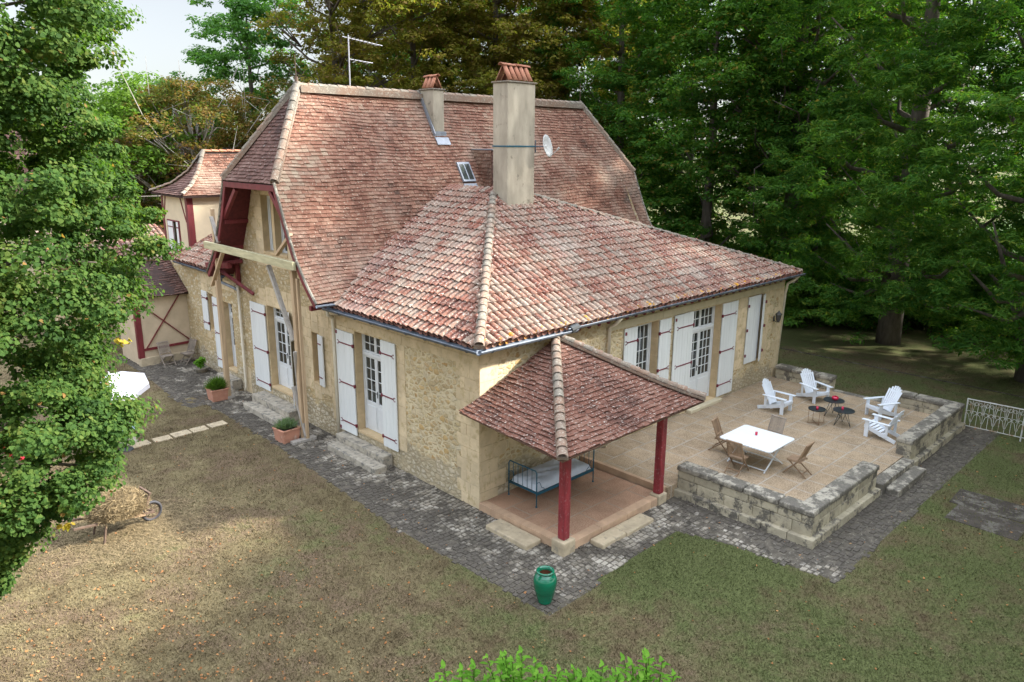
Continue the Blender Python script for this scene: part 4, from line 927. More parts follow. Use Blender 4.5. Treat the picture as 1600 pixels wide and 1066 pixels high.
# ================================================================== timber props in front of the gable
def prop(name, label, loc, parts, cat='timber prop'):
    t = thing(name, label, cat, loc)
    for nm, m, f in parts:
        mb = MB(); f(mb); mb.build(nm, M[m], t, bevel=.006)
    return t
prop('timber_prop', 'tall raw timber prop standing beside the steps and the planter near the small window', (-.86, 7.36, 0), [
 ('post', 'timber_new', lambda b: (b.box((0,0,2.72), (.15,.16,5.3)), b.box((.02,-.19,2.6), (.09,.09,5.1)))),
 ('brace', 'timber_grey', lambda b: (b.beam((0,1.55,5.35),(-.06,.12,3.2), .1,.13,(1,0,0)), b.beam((-.1,-.02,2.9),(.1,.25,1.2),.06,.16,(1,0,0)), b.beam((-.08,.3,1.7),(.0,-.18,.15),.06,.14,(1,0,0)))),
 ('top_brace', 'timber_new', lambda b: b.beam((0,.95,5.75),(0,-.02,6.45), .09,.12,(1,0,0))),
 ('foot', 'timber_grey', lambda b: b.box((-.1,-.15,.05), (.8,.22,.1)))])
prop('timber_prop', 'raw timber prop standing near the downpipe at the left end of the gable', (-.86, 12.85, 0), [
 ('post', 'timber_new', lambda b: (b.box((0,0,2.2), (.16,.16,4.35)), b.box((.02,-.02,5.6), (.11,.11,2.5)))),
 ('brace', 'timber_new', lambda b: b.beam((-.08,-.95,5.6),(-.08,.32,4.15), .07,.13,(1,0,0))),
 ('top_brace', 'timber_grey', lambda b: b.beam((-.06,-.5,5.75),(-.06,-.08,6.6), .05,.13,(1,0,0))),
 ('foot', 'timber_grey', lambda b: b.box((-.05,0,.05), (.5,.24,.1)))])
prop('cross_beam', 'long pale greenish beam bolted across the timber props under the gable overhang', (-1.0, 7.0, 5.5), [('beam', 'timber_pale', lambda b: b.beam((0,0,0.06),(0,6.3,.1), .12,.24))], 'beam')
# ================================================================== steps
def steps(label, boxes, m='step', name='stone_steps'):
    x0, y0 = boxes[0][0], boxes[0][2]; t = thing(name, label, 'steps', (x0, y0, 0))
    for b_ in boxes:
        mb = MB(); mb.b(b_[0]-x0, b_[1]-x0, b_[2]-y0, b_[3]-y0, b_[4], b_[5]); mb.build('step', M[m], t, bevel=.03)
steps('two worn grey stone steps below the glazed door next to the downpipe', [(-.36,-.02,3.75,6.3,-.05,.38),(-.76,-.365,3.55,6.15,-.05,.19)])
steps('two grey stone steps below the door in the gable wall between the timber props', [(-.55,-.02,8.9,11.6,-.05,.42),(-.98,-.555,8.75,11.4,-.05,.21)])
steps('short grey step under the left door of the lower wing', [(-.4,-.02,13.5,14.9,-.05,.42)])
steps('long worn step on the cobbles along the left side of the porch', [(-.58,-.08,-2.25,-.85,-.05,.13)], 'step_pale')
steps('long pale step on the cobbles along the front of the porch', [(.75,1.62,-3.42,-3.02,-.05,.12),(1.63,2.7,-3.45,-3.02,-.05,.11)], 'step_pale')
steps('long grey lichened step at the gap in the terrace wall', [(8.55,10.65,-7.14,-6.78,-.05,.2)], 'coping')
# ================================================================== terrace walls
def gwall(label, runs, H):
    """runs: list of (x0,y0,x1,y1,outx,outy) centre lines, thickness .42"""
    x0, y0 = runs[0][0], runs[0][1]; t = thing('garden_wall', label, 'low wall', (x0, y0, 0)); a = MB(); c = MB(); p = MB(); r = random.Random(int(x0*10+y0*7)); body = MB()
    for (xa, ya, xb, yb, ox, oy) in runs:
        L = math.hypot(xb-xa, yb-ya); d = Vector(((xb-xa)/L, (yb-ya)/L, 0)); ang = math.atan2(d.y, d.x); Mr = Matrix.Rotation(ang, 3, 'Z'); o0 = Vector((xa-x0, ya-y0, 0))
        out = Vector((ox, oy, 0)); z = .2; hs = [.3, H-.14-.5]
        body.box(o0+d*(L/2)+Vector((0,0,(H-.1)/2)), (L-.03, .33, H-.12), Mr)
        for h in hs:
            s = 0
            while s < L-.05:
                w_ = min(r.uniform(.45,.85), L-s); w_ = L-s if L-s-w_ < .2 else w_
                a.box(o0+d*(s+w_/2)+Vector((0,0,z+h/2)), (w_-.012, .40+r.uniform(-.008,.008), h-.01), Mr); s += w_
            z += h
        s = -.03
        while s < L:
            w_ = min(r.uniform(.7,1.2), L+.03-s); w_ = L+.03-s if L+.03-s-w_ < .3 else w_
            c.box(o0+d*(s+w_/2)+Vector((0,0,z+.07)), (w_-.01, .47+r.uniform(-.005,.005), .14+r.uniform(-.006,.006)), Mr, .97); s += w_
        s = -.57 if oy and L < 4 else 0
        if ox or oy:
            while s < L:
                w_ = min(r.uniform(.5,.9), L-s); w_ = L-s if L-s-w_ < .2 else w_
                p.box(o0+d*(s+w_/2)+out*.17+Vector((0,0,.1+(.006 if oy else 0))), (w_-.012, .34, .23), Mr); s += w_
    body.build('core', M['gwall'], t); a.build('blocks', M['gwall'], t, bevel=.02); c.build('coping', M['coping'], t, bevel=.035)
    if p.v: p.build('plinth', M['gwall'], t, bevel=.02)
GH = .86
gwall('lichened stone wall round the near corner of the terrace beside the dining table', [(4.6,-2.95,4.6,-6.64,-1,0),(4.83,-6.42,8.3,-6.42,0,-1)], GH)
gwall('lichened stone wall round the far corner of the terrace behind the white armchairs', [(10.75,-6.42,15.55,-6.42,0,-1),(15.36,-6.2,15.36,-4.35,1,0)], GH)
gwall('short dark stone wall between the house corner and the gap at the back of the terrace', [(15.4,-2.35,15.4,-.15,1,0)], GH)
mb = MB(); r = random.Random(8); x = 8.3
while x < 10.7: L = min(r.uniform(.6,.9), 10.7-x); mb.b(x+.005, x+L-.005, -6.78, -6.45, -.05, TZ-.02+r.uniform(0,.01)); x += L
y = -4.3
while y < -2.4: L = min(r.uniform(.6,.9), -2.4-y); mb.b(15.2, 15.5, y+.005, y+L-.005, -.05, TZ+.012); y += L
tag(mb.build('terrace_edge', M['coping'], bevel=.02), kind='structure')
# ================================================================== TOWER, LEAN-TO, OUTBUILDINGS
tw = thing('tower', 'small cream rendered tower with red corner posts and a bell-cast tiled roof', 'tower', (0, 0, 0))
TX, TY0, TY1, TX1 = .42, 18.25, 21.0, 5.6
wall('wall', tw, M['render_cream'], ('x', TX), TY0, TY1, 3.9, lambda u: 7.05, [(19.3, 20.55, 4.62, 5.85)], .2)
mb = MB(); mb.add([(TX,TY0,4.0),(TX1,TY0,4.0),(TX1,TY0,7.05),(TX,TY0,7.05)], [(0,1,2,3)]); mb.add([(TX,TY1,0),(TX1,TY1,0),(TX1,TY1,7.05),(TX,TY1,7.05)], [(0,1,2,3)]); mb.add([(TX1,TY0,0),(TX1,TY1,0),(TX1,TY1,7.05),(TX1,TY0,7.05)], [(0,1,2,3)]); mb.build('wall', M['render_cream'], tw)
mb = MB(); mb.b(TX-.03, TX+.22, TY0-.03, TY0+.2, 4.2, 7.0); mb.build('corner_post', M['red_paint'], tw, bevel=.01)
mb = MB(); mb.b(TX-.03, TX+.12, TY1-.14, TY1+.02, 4.2, 7.0); mb.build('corner_post', M['red_paint'], tw, bevel=.01)
mb = MB(); mb.beam((TX-.012, TY0+.22, 5.9), (TX-.012, TY0+.75, 7.0), .03, .06); mb.beam((TX-.012, TY1-.1, 5.9), (TX-.012, TY1-.5, 7.0), .03, .06); mb.b(TX-.03, TX, TY0+.2, TY1-.14, 4.28, 4.42); mb.b(TX-.035, TX, TY0-.03, TY1, 6.9, 7.03); mb.build('braces', M['red_paint'], tw)
mb = MB(); T_ = ('x', TX)
for a in ((19.26,19.31,4.58,5.88),(20.53,20.58,4.58,5.88)): fbox(mb, T_, *a, -.05, .03)
fbox(mb, T_, 19.26, 20.58, 4.56, 4.61, -.05, .05); fbox(mb, T_, 19.26, 20.58, 5.84, 5.89, -.05, .04)
wf = mb.build('window_frame', M['iron_red'], tw)
for a, b_ in ((19.92, 20.53), (19.32, 19.6)):
    mb = MB(); fbox(mb, T_, a, b_, 4.63, 5.83, .0, .035); s_ = mb.build('shutter', M['shutter'], tw, bevel=.004); mb = MB()
    for z in (4.85, 5.6): fbox(mb, T_, a, b_, z-.02, z+.02, .036, .05)
    fbox(mb, T_, a-.02, a+.03, 4.63, 5.83, .036, .046); mb.build('strap_hinges', M['iron_red'], s_)
mb = MB(); fbox(mb, T_, 19.6, 19.92, 4.63, 5.83, -.12, -.08); mb.build('window_glass', M['glass'], tw)
tp = [(0, 6.98), (.7, 7.32), (1.25, 7.85), (1.72, 8.66)]
tat, tnr, TL, tvz = profile(tp)
EX, EY = .12, 17.9
def tface(kind, seed):
    if kind == 'front':
        S = lambda u, v: Vector((u, EY+tat(v)[0], tat(v)[1])); N = lambda v: Vector((0, tnr(v)[0], tnr(v)[1])); lim = lambda v: (EX+tat(v)[0]*1.0, TX1+.3-tat(v)[0])
    elif kind == 'back':
        S = lambda u, v: Vector((u, EY+3.44-tat(v)[0], tat(v)[1])); N = lambda v: Vector((0, -tnr(v)[0], tnr(v)[1])); lim = lambda v: (EX+tat(v)[0]*1.0, TX1+.3-tat(v)[0])
    else:
        S = lambda u, v: Vector((EX+tat(v)[0], u, tat(v)[1])); N = lambda v: Vector((tnr(v)[0], 0, tnr(v)[1])); lim = lambda v: (EY+tat(v)[0], EY+3.44-tat(v)[0])
    o = deck('roof', tw, M['under'], S, N, TL, lim, 12); flat_tiles('roof_tiles', o, M['tile'] if kind == 'front' else M['tile_dark'], S, N, TL, lim, .13, .2, seed)  # front gets the sunlit tone, other faces a darker one as painted shade
for k, s_ in (('front', 51), ('back', 52), ('side', 53)): tface(k, s_)
poly_cap('hip_tiles', tw, [(EX+h-.02, EY+h-.02, z+.06) for h, z in tp], r=.1); poly_cap('hip_tiles', tw, [(EX+h-.02, EY+3.44-h, z+.06) for h, z in tp], r=.1)
poly_cap('ridge_tiles', tw, [(EX+1.72, EY+1.72, 8.7), (TX1-1.4, EY+1.72, 8.7)], r=.1, m='terracotta_cap')
mb = MB(); mb.b(0.0, .3, 18.21, 21.4, 0, 4.3); mb.b(.3, TX1, 18.21, 18.4, 0, 4.05); mb.build('lower_wall', M['rubble_gable'], tw)
# lean-to
lt = thing('lean_to', 'lean-to shed with crossed red timbers on tan render and a dark mossy roof', 'shed', (0, 0, 0))
LY = 18.22; PL = ('y', LY)
mb = MB(); mb.add([(-2.05,LY,.2),(-.0,LY,.2),(-.0,LY,3.25),(-2.05,LY,3.25)], [(0,1,2,3)]); mb.add([(-2.05,LY,.2),(-2.05,LY+2.2,.2),(-2.05,LY+2.2,4.2),(-2.05,LY,3.25)], [(0,3,2,1)]); mb.build('wall', M['render_tan'], lt)
mb = MB(); fbox(mb, PL, -2.08, 0, .2, .62, -.2, .09); mb.build('plinth', M['step_pale'], lt, bevel=.02)
mb = MB(); fbox(mb, PL, -2.1, -1.88, .6, 3.2, -.15, .045); mb.build('corner_post', M['red_paint'], lt, bevel=.01)
mb = MB(); mb.beam((-1.8,LY-.012,.98),(-.18,LY-.012,3.2),.03,.11,(0,-1,0)); mb.beam((-1.85,LY-.018,2.85),(-.02,LY-.018,1.05),.04,.11,(0,-1,0)); mb.beam((-1.88,LY-.02,.95),(0,LY-.02,.98),.05,.1,(0,0,1)); mb.build('cross_braces', M['red_paint'], lt, bevel=.004)
S = lambda u, v: Vector((u, LY-.28+v*.83, 3.12+v*.555+.05*math.sin(u*2))); N = lambda v: Vector((0, -.555, .83)); lim = lambda v: (-2.4, -.02)
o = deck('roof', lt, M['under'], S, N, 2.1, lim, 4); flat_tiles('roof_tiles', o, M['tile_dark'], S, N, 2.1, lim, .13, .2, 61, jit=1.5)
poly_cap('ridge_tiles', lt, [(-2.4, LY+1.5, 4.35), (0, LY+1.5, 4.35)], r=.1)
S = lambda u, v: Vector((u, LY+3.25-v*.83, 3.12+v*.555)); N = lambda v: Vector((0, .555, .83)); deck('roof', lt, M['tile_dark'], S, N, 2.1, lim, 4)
# outbuilding with canal tiles beyond the tower, and a farther gabled house
ob = thing('outbuilding', 'low outbuilding with a pinkish canal tile roof beyond the tower', 'building', (0, 0, 0))
canal('roof', ob, Vector((-3.6, 22.6, 4.1)), Vector((1,0,0)), Vector((0,1,.42)).normalized(), lambda u, v: True, .05, 5.0, 2.6, 71)
mb = MB(); mb.b(-3.5, 1.4, 22.9, 27, 0, 4.05); mb.add([(-3.6,22.6,4.07),(1.5,22.6,4.07),(1.5,25,5.07),(-3.6,25,5.07)], [(0,1,2,3)]); mb.add([(-3.6,27.4,4.07),(1.5,27.4,4.07),(1.5,25,5.07),(-3.6,25,5.07)], [(0,3,2,1)]); mb.build('wall', M['rubble_gable'], ob)
fh = thing('neighbouring_house', 'distant house with a brown gabled roof glimpsed through the trees on the left', 'house', (2.6, 35.5, 0), R(-25))
mb = MB(); mb.b(-5, 5, -3, 3, 0, 6.6); mb.add([(-5,-3,6.6),(-5,3,6.6),(-5,0,10.2)], [(0,1,2)]); mb.add([(5,-3,6.6),(5,3,6.6),(5,0,10.2)], [(0,1,2)]); mb.build('wall', M['render_cream'], fh)
for s in (-1, 1):
    S = lambda u, v, s=s: Vector((u, s*(3.3-v*.66), 6.35+v*.75)); N = lambda v, s=s: Vector((0, s*.75, .66)); lim = lambda v: (-5.3, 5.3)
    o = deck('roof', fh, M['under'], S, N, 5.1, lim, 3); flat_tiles('roof_tiles', o, M['tile_dark'], S, N, 5.1, lim, .3, .4, 81+s)
# ================================================================== TERRACE FURNITURE
def adirondack(label, loc, rz):
    t = thing('garden_armchair', label, 'armchair', loc, R(rz), 'white slatted garden armchairs round the low black tables')
    for s in (-1, 1): mb = MB(); mb.beam((s*.27, -.42, .32), (s*.27, .52, .05), .03, .12); mb.build('side_rail', M['chair_white'], t, bevel=.005)
    for s in (-1, 1):
        mb = MB(); mb.b(s*.3-.018, s*.3+.018, -.42, -.30, 0, .54); mb.build('leg', M['chair_white'], t, bevel=.005)
        mb = MB(); mb.prism([(-.065,-.5),(.065,-.5),(.06,.1),(.04,.34),(-.04,.34),(-.06,.1)], .54, .565, lambda a, b_, c, s=s: (s*.33+a, b_, c+ (b_+.5)*.0)); mb.build('armrest', M['chair_white'], t, bevel=.006)
        mb = MB(); mb.b(s*.3-.016, s*.3+.016, .2, .28, .13, .54); mb.build('arm_support', M['chair_white'], t, bevel=.004)
    mb = MB()
    for k in range(6): y = -.40+k*.085; z = .385-.16*k*.085/.5*1.9; mb.box((0, y, z), (.56, .075, .022), Matrix.Rotation(R(-17), 3, 'X'))
    mb.box((0,-.44,.33), (.58,.022,.1)); mb.build('seat', M['chair_white'], t, bevel=.004)
    mb = MB(); n = 7; d = Vector((0, .40, .80)).normalized(); o0 = Vector((0, .10, .22)); Mr = Matrix((Vector((1,0,0)), Vector((0, d.z, -d.y)), d)).transposed()
    for k in range(n):
        u = (k-(n-1)/2); L = .88-.016*u*u; a = R(u*1.1); off = Vector((u*.073, -.018*(1-u*u/9)*-1, 0))
        mb.box(o0+off+d*(L/2)+Vector((u*.006,0,0)), (.066, .02, L), Mr @ Matrix.Rotation(a, 3, 'Y'))
    mb.box(o0+d*.35+Vector((0,.03,-.01)), (.6,.022,.07), Mr); mb.box(o0+d*.68+Vector((0,.03,0)), (.5,.02,.06), Mr); mb.build('backrest', M['chair_white'], t, bevel=.006)
    return t
adirondack('white slatted garden armchair nearest the house wall and the glazed door', (11.72, -1.98, TZ), 0)
adirondack('white slatted garden armchair in front of the short dark wall, tall back facing the viewer', (13.75, -2.35, TZ), -22)
adirondack('white slatted garden armchair seen from its side behind the nearest-wall armchair', (13.75, -4.72, TZ), -118)
adirondack('white slatted garden armchair turned with its back to the outer terrace wall opening', (11.78, -5.45, TZ), 176)
def side_table(label, loc, h, r, kind):
    t = thing('side_table', label, 'side table', loc, 0, 'round black metal side tables')
    mb = MB()
    if kind == 'tray':
        mb.lathe([(.02,h-.035),(r-.02,h-.035),(r-.005,h-.03),(r,h),(r-.008,h),(r-.012,h-.025),(.02,h-.026)], n=32); mb.build('tabletop', M['black_metal'], t)
        for k in range(4):
            a = math.pi/4+k*math.pi/2; mb = MB(); mb.tube([(r*.93*math.cos(a), r*.93*math.sin(a), h-.03), (r*.93*math.cos(a), r*.93*math.sin(a), 0.005)], .007, 6); mb.build('leg', M['copper'], t)
        mb = MB(); 
        for k in range(2): a = math.pi/4+k*math.pi/2; mb.tube([(r*.93*math.cos(a), r*.93*math.sin(a), .02), (-r*.93*math.cos(a), -r*.93*math.sin(a), .02)], .007, 6)
        mb.build('cross_bar', M['copper'], t)
    else:
        mb.lathe([(.01,h-.018),(r,h-.018),(r,h),(.01,h)], n=36); mb.build('tabletop', M['black_metal'], t)
        for k in range(3):
            a = k*2*math.pi/3+.4; mb = MB()
            for s in (-1, 1): mb.tube([(.12*math.cos(a+s*1.0), .12*math.sin(a+s*1.0), h-.02), (r*.85*math.cos(a), r*.85*math.sin(a), .008)], .008, 6)
            mb.build('hairpin_leg', M['black_metal'], t)
side_table('small round black tray table on thin copper legs with a tiny red candle glass', (11.50, -3.48, TZ), .50, .27, 'tray')
side_table('round black hairpin table carrying the larger red bowl', (12.58, -3.56, TZ), .56, .33, 'h'); side_table('round black hairpin table standing nearest the outer armchairs', (11.93, -4.16, TZ), .52, .33, 'h')
def glass_thing(name, label, cat, loc, prof):
    mb = MB(); mb.lathe(prof, n=20); o = mb.build(name, M['red_glass'], smooth=True); o.location = loc; tag(o, label, cat)
cup = [(.028,0),(.035,.01),(.037,.1),(.033,.1),(.03,.015),(.002,.014)]
glass_thing('candle_glass', 'small red candle glass on the black tray table with copper legs', 'candle glass', (11.47,-3.5,TZ+.475), cup)
glass_thing('candle_glass', 'dark red candle glass on the foremost black hairpin table', 'candle glass', (11.93,-4.12,TZ+.521), cup)
glass_thing('candle_glass', 'small pink-red candle glass in the middle of the white dining table', 'candle glass', (7.3,-3.6,TZ+.751), cup)
glass_thing('red_bowl', 'round glossy red bowl on the rear black hairpin table', 'bowl', (12.6,-3.58,TZ+.561), [(.06,0),(.1,.03),(.115,.07),(.1,.11),(.06,.13),(.05,.125),(.08,.1),(.09,.07),(.05,.02),(.002,.015)])
t = thing('dining_table', 'square white metal garden table on crossed legs', 'table', (7.13, -3.72, TZ))
mb = MB(); q = .1; a, b_ = .74, .78; P = []
for cx, cy, s0 in ((a-q,b_-q,0),(-a+q,b_-q,90),(-a+q,-b_+q,180),(a-q,-b_+q,270)):
    for k in range(4): an = R(s0+30*k); P.append((cx+q*math.cos(an), cy+q*math.sin(an)))
mb.prism(P, .725, .75); mb.build('tabletop', M['white'], t)
for y in (-.56, .56):
    for s in (-1, 1):
        mb = MB(); mb.beam((s*.6, y+s*.02, .72), (-s*.5, y+s*.02, 0), .035, .03, (0,1,0)); mb.build('leg', M['white'], t)
mb = MB()
for x in (-.45, .45): mb.beam((x, -.56, .06), (x, .56, .06), .025, .025)
for x in (-.55, .55): mb.beam((x, -.58, .69), (x, .58, .69), .025, .03)
mb.build('stretchers', M['white'], t)
def teak_chair(label, loc, rz, m='teak', group='folding teak chairs at the white dining table'):
    t = thing('folding_chair', label, 'folding chair', loc, R(rz), group)
    for s in (-1, 1):
        mb = MB(); mb.beam((s*.22, -.30, 0), (s*.22, .08, .44), .028, .035); mb.beam((s*.22, .08, .44), (s*.215, .27, .93), .028, .04); mb.build('back_leg', M[m], t, bevel=.004)
        mb = MB(); mb.beam((s*.185, .34, 0), (s*.185, -.2, .42), .026, .035); mb.build('front_leg', M[m], t, bevel=.004)
    mb = MB()
    for k in range(8): mb.b(-.2, .2, -.24+k*.052, -.24+k*.052+.043, .43, .448)
    mb.b(-.215,-.19,-.23,.17,.40,.43); mb.b(.19,.215,-.23,.17,.40,.43); mb.build('seat', M[m], t, bevel=.003)
    mb = MB()
    for k in range(11): x = -.175+k*.035; mb.beam((x, .125, .53), (x, .262, .90), .022, .012, (0,1,0))
    mb.beam((-.235, .272, .93), (.235, .272, .93), .05, .045); mb.beam((-.22, .12, .52), (.22, .12, .52), .03, .04); mb.build('backrest', M[m], t, bevel=.004)
    mb = MB(); mb.beam((-.2, .22, .12), (.2, .22, .12), .02, .03); mb.build('stretcher', M[m], t); mb = MB(); mb.beam((-.2,-.2,.13),(.2,-.2,.13),.02,.03); mb.build('stretcher', M[m], t)
    return t
teak_chair('brown folding slatted chair on the house side of the white dining table', (7.22, -2.6, TZ), 12)
teak_chair('brown folding slatted chair between the white dining table and the low wall', (6.22, -3.66, TZ), 92)
teak_chair('greyer folding slatted chair behind the white dining table, mostly hidden by it', (8.42, -3.55, TZ), -92, 'teak_grey')
teak_chair('folding slatted chair seen side-on right of the white dining table', (7.3, -4.88, TZ), 182)
teak_chair('weathered folding chair facing the lawn against the crossed timbers of the shed', (-1.2, 17.75, .26), 5, 'teak_grey', 'folding chairs by the shed')
teak_chair('weathered folding chair seen side-on between the shed and the stone wall', (-.4, 17.55, .26), -80, 'teak_grey', 'folding chairs by the shed')
# iron bed with mattress
t = thing('iron_bed', 'petrol blue iron daybed under the porch roof', 'bed', (1.95, -.68, PZ))
for s, nm in ((-1, 'headboard'), (1, 'footboard')):
    X = s*1.1; mb = MB(); H = .98
    mb.tube([(X,-.5,.0),(X,-.5,H-.06),(X,-.46,H),(X,.46,H),(X,.5,H-.06),(X,.5,.0)], .016, 8)
    for k in range(1, 6): mb.tube([(X,-.5+k/6,.38),(X,-.5+k/6,H)], .008, 6)
    mb.tube([(X,-.5,.38),(X,.5,.38)], .018, 6)
    for y in (-.5, .5): mb.tube([(X,y,.66),(X-s*.1,y,.66),(X-s*.14,y,.6),(X-s*.18,y,.5),(X-s*.26,y,.46),(X-s*.3,y,.4)], .008, 6); mb.lathe([(.02,0),(.03,.02),(.02,.04)], (X,y,0), 8)
    mb.build(nm, M['bed_blue'], t, smooth=True)
mb = MB()
for y in (-.5, .5): mb.b(-1.1, 1.1, y-.015, y+.015, .33, .40)
for k in range(9): mb.b(-1+k*.25-.02, -1+k*.25+.02, -.5, .5, .34, .355)
mb.build('bed_frame', M['bed_blue'], t)
mb = MB(); nx, ny = 60, 30
def mz(i, j): 
    x, y = i/nx*2-1, j/ny*2-1; e = max(0, 1-abs(x)**14)*max(0, 1-abs(y)**8); return .40+.17*e**.35+.012*math.sin(9*x+5*y+2*math.sin(4*y))*e+.008*math.sin(23*x-11*y)*e+.02*e*math.cos(2*x)
for j in range(ny+1):
    for i in range(nx+1): mb.v.append(((i/nx*2-1)*1.05, (j/ny*2-1)*.47, mz(i, j)))
for j in range(ny):
    for i in range(nx): a = j*(nx+1)+i; mb.f.append((a, a+1, a+nx+2, a+nx+1))
ma = mb.build('mattress', M['mattress'], smooth=True); ma.location = (1.95, -.68, PZ); tag(ma, 'thin pale grey-blue mattress lying on the blue iron bed', 'mattress')
# green glazed jar
t = thing('glazed_jar', 'tall glossy emerald green jar at the corner of the cobbles', 'jar', (-1.72, -3.92, .02)); t.scale = (.92, .92, .72)
mb = MB(); pr = [(.02,0),(.14,0),(.155,.02),(.16,.06),(.2,.22),(.24,.42),(.262,.6),(.262,.72),(.235,.83),(.19,.9),(.17,.92),(.172,.94),(.2,.955),(.205,.98),(.19,1.0),(.165,1.0),(.14,.97),(.135,.9)]
mb.lathe(pr, n=48, cap=False); mb.lathe([(.225,.838),(.232,.85),(.22,.86)], n=48, cap=False); mb.build('body', M['glaze'], t, smooth=True)
mb = MB(); mb.lathe([(.136,.93),(.18,.8),(.2,.6),(.002,.55)], n=32, cap=False); mb.build('inside', M['clay_in'], t, smooth=True)
# ================================================================== LEAVES
def leafcards(P, Nn, size, rnd, shape):
    """P (n,3) positions, Nn (n,3) normals -> (n,k,3) polygons"""
    n = len(P); a = rnd.normal(size=(n, 3)); a -= Nn*np.sum(a*Nn, 1, keepdims=True); a /= np.linalg.norm(a, axis=1, keepdims=True)+1e-9; b_ = np.cross(Nn, a)
    s = size*rnd.uniform(.45, 1.35, n)[:, None]; V = []
    for (u, v, h) in shape: V.append(P+s*(a*u+b_*v+Nn*h))
    return np.stack(V, 1)
LIND = [(-.5,0,0),(-.35,.42,.05),(.1,.4,.02),(.58,0,-.14),(.1,-.4,.02),(-.35,-.42,.05)]
RHOMB = [(-.5,0,0),(0,.33,.06),(.55,0,-.08),(0,-.33,.06)]
LONG = [(-.7,0,0),(-.1,.17,.03),(.7,0,-.12),(-.1,-.17,.03)]
def crown(name, parent, m, centers, radii, per, size, seed, squash=.62, shape=RHOMB, up=.55, outw=None, jit=.35):
    rnd = np.random.default_rng(seed); c = np.repeat(np.asarray(centers, float), per, 0); r = np.repeat(np.asarray(radii, float), per); n = len(c)
    d = rnd.normal(size=(n, 3)); d /= np.linalg.norm(d, axis=1, keepdims=True); k = rnd.random(n)**.45
    P = c+d*(r*k)[:, None]*np.array([1, 1, squash])
    N = d*.55+np.array([0, 0, up])+rnd.normal(size=(n, 3))*jit
    if outw is not None: N += np.repeat(outw, per, 0)*.5
    N /= np.linalg.norm(N, axis=1, keepdims=True)
    V = leafcards(P, N, size, rnd, shape)
    return np_mesh(name, V, len(shape), m, parent)
def trunk(parent, pts, radii, limbs, m='bark'):
    mb = MB(); mb.tube(pts, radii, 10)
    for L, r in limbs: mb.tube(L, [r*(1-.85*i/(len(L)-1)) for i in range(len(L))], 6)
    return mb.build('trunk', M[m], parent, smooth=True)
def make_tree(name, label, x, y, h, Rr, zlow, m, seed, nl=24, leaves=42000, size=.2, lob=.36, group=None, bark='bark', shape=RHOMB, clump=.62, sparse=1.0, twigs=0, trunkr=.28, lean=(0,0), low=True):
    rnd = np.random.default_rng(seed); t = thing(name, label, 'tree', (x, y, 0), 0, group)
    zc, hz = (h+zlow)/2, (h-zlow)/2; L = []
    for i in range(nl):
        a = i*2.39996+rnd.random()*.5; w_ = -1+2*(i+.5)/nl; rr = math.sqrt(max(0, 1-abs(w_)**2.4))
        if low and w_ < 0: rr = max(.8, math.sqrt(max(0, 1-abs(w_)**7)))
        k = rnd.uniform(.55, .86); L.append((rr*k*Rr*math.cos(a)+lean[0]*(w_+1)/2, rr*k*Rr*math.sin(a)+lean[1]*(w_+1)/2, zc+w_*hz*.86, Rr*lob*rnd.uniform(.75, 1.3)))
    cen, rad = [], []
    nclump = 34
    for (lx, ly, lz, lr) in L:
        d = rnd.normal(size=(nclump, 3)); d /= np.linalg.norm(d, axis=1, keepdims=True); d[:, 2] = np.where(d[:, 2] < -.3, -d[:, 2], d[:, 2])
        q = np.array([lx, ly, lz])+d*lr*np.array([1,1,.8])*rnd.uniform(.6, 1.1, (nclump, 1)); keep = rnd.random(nclump) < sparse
        cen += list(q[keep]); rad += list(rnd.uniform(.7, 1.25, keep.sum())*clump)
    per = max(4, int(leaves/len(cen)))
    cen = [c for c in cen if c[2] > .7]; rad = rad[:len(cen)]
    crown('crown', t, M[m], cen, rad, per, size, seed+1, .42, shape, .8, None, .28)
    pts = [(0,0,-.2),(0.05,.03,h*.2),(.1+lean[0]*.3,-.05+lean[1]*.3,h*.45),(lean[0]*.6,.1+lean[1]*.6,h*.7),(lean[0]*.9,lean[1]*.9,h*.9)]
    limbs = []
    for (lx, ly, lz, lr) in L[::1 if twigs else 2]:
        z0 = max(h*.12, min(lz-Rr*.5, h*.75)); p0 = Vector((lean[0]*z0/h*.9, lean[1]*z0/h*.9, z0)); p1 = Vector((lx, ly, lz)); p1 = p1 if twigs else p0.lerp(p1, .7); mid = p0.lerp(p1, .5)+Vector((.05*Rr*math.sin(lz*3),.05*Rr*math.cos(lz*5),-.1*Rr)); limbs.append(([p0, mid, p1], trunkr*.38))
        for k in range(twigs):
            e = p1+Vector(rnd.normal(size=3)*lr*.9); limbs.append(([p0.lerp(p1, .6), p1.lerp(e, .3), e+Vector((0,0,lr*.3))], trunkr*.16))
    trunk(t, pts, [trunkr*1.3, trunkr, trunkr*.8, trunkr*.5, trunkr*.15], limbs, bark)
    return t
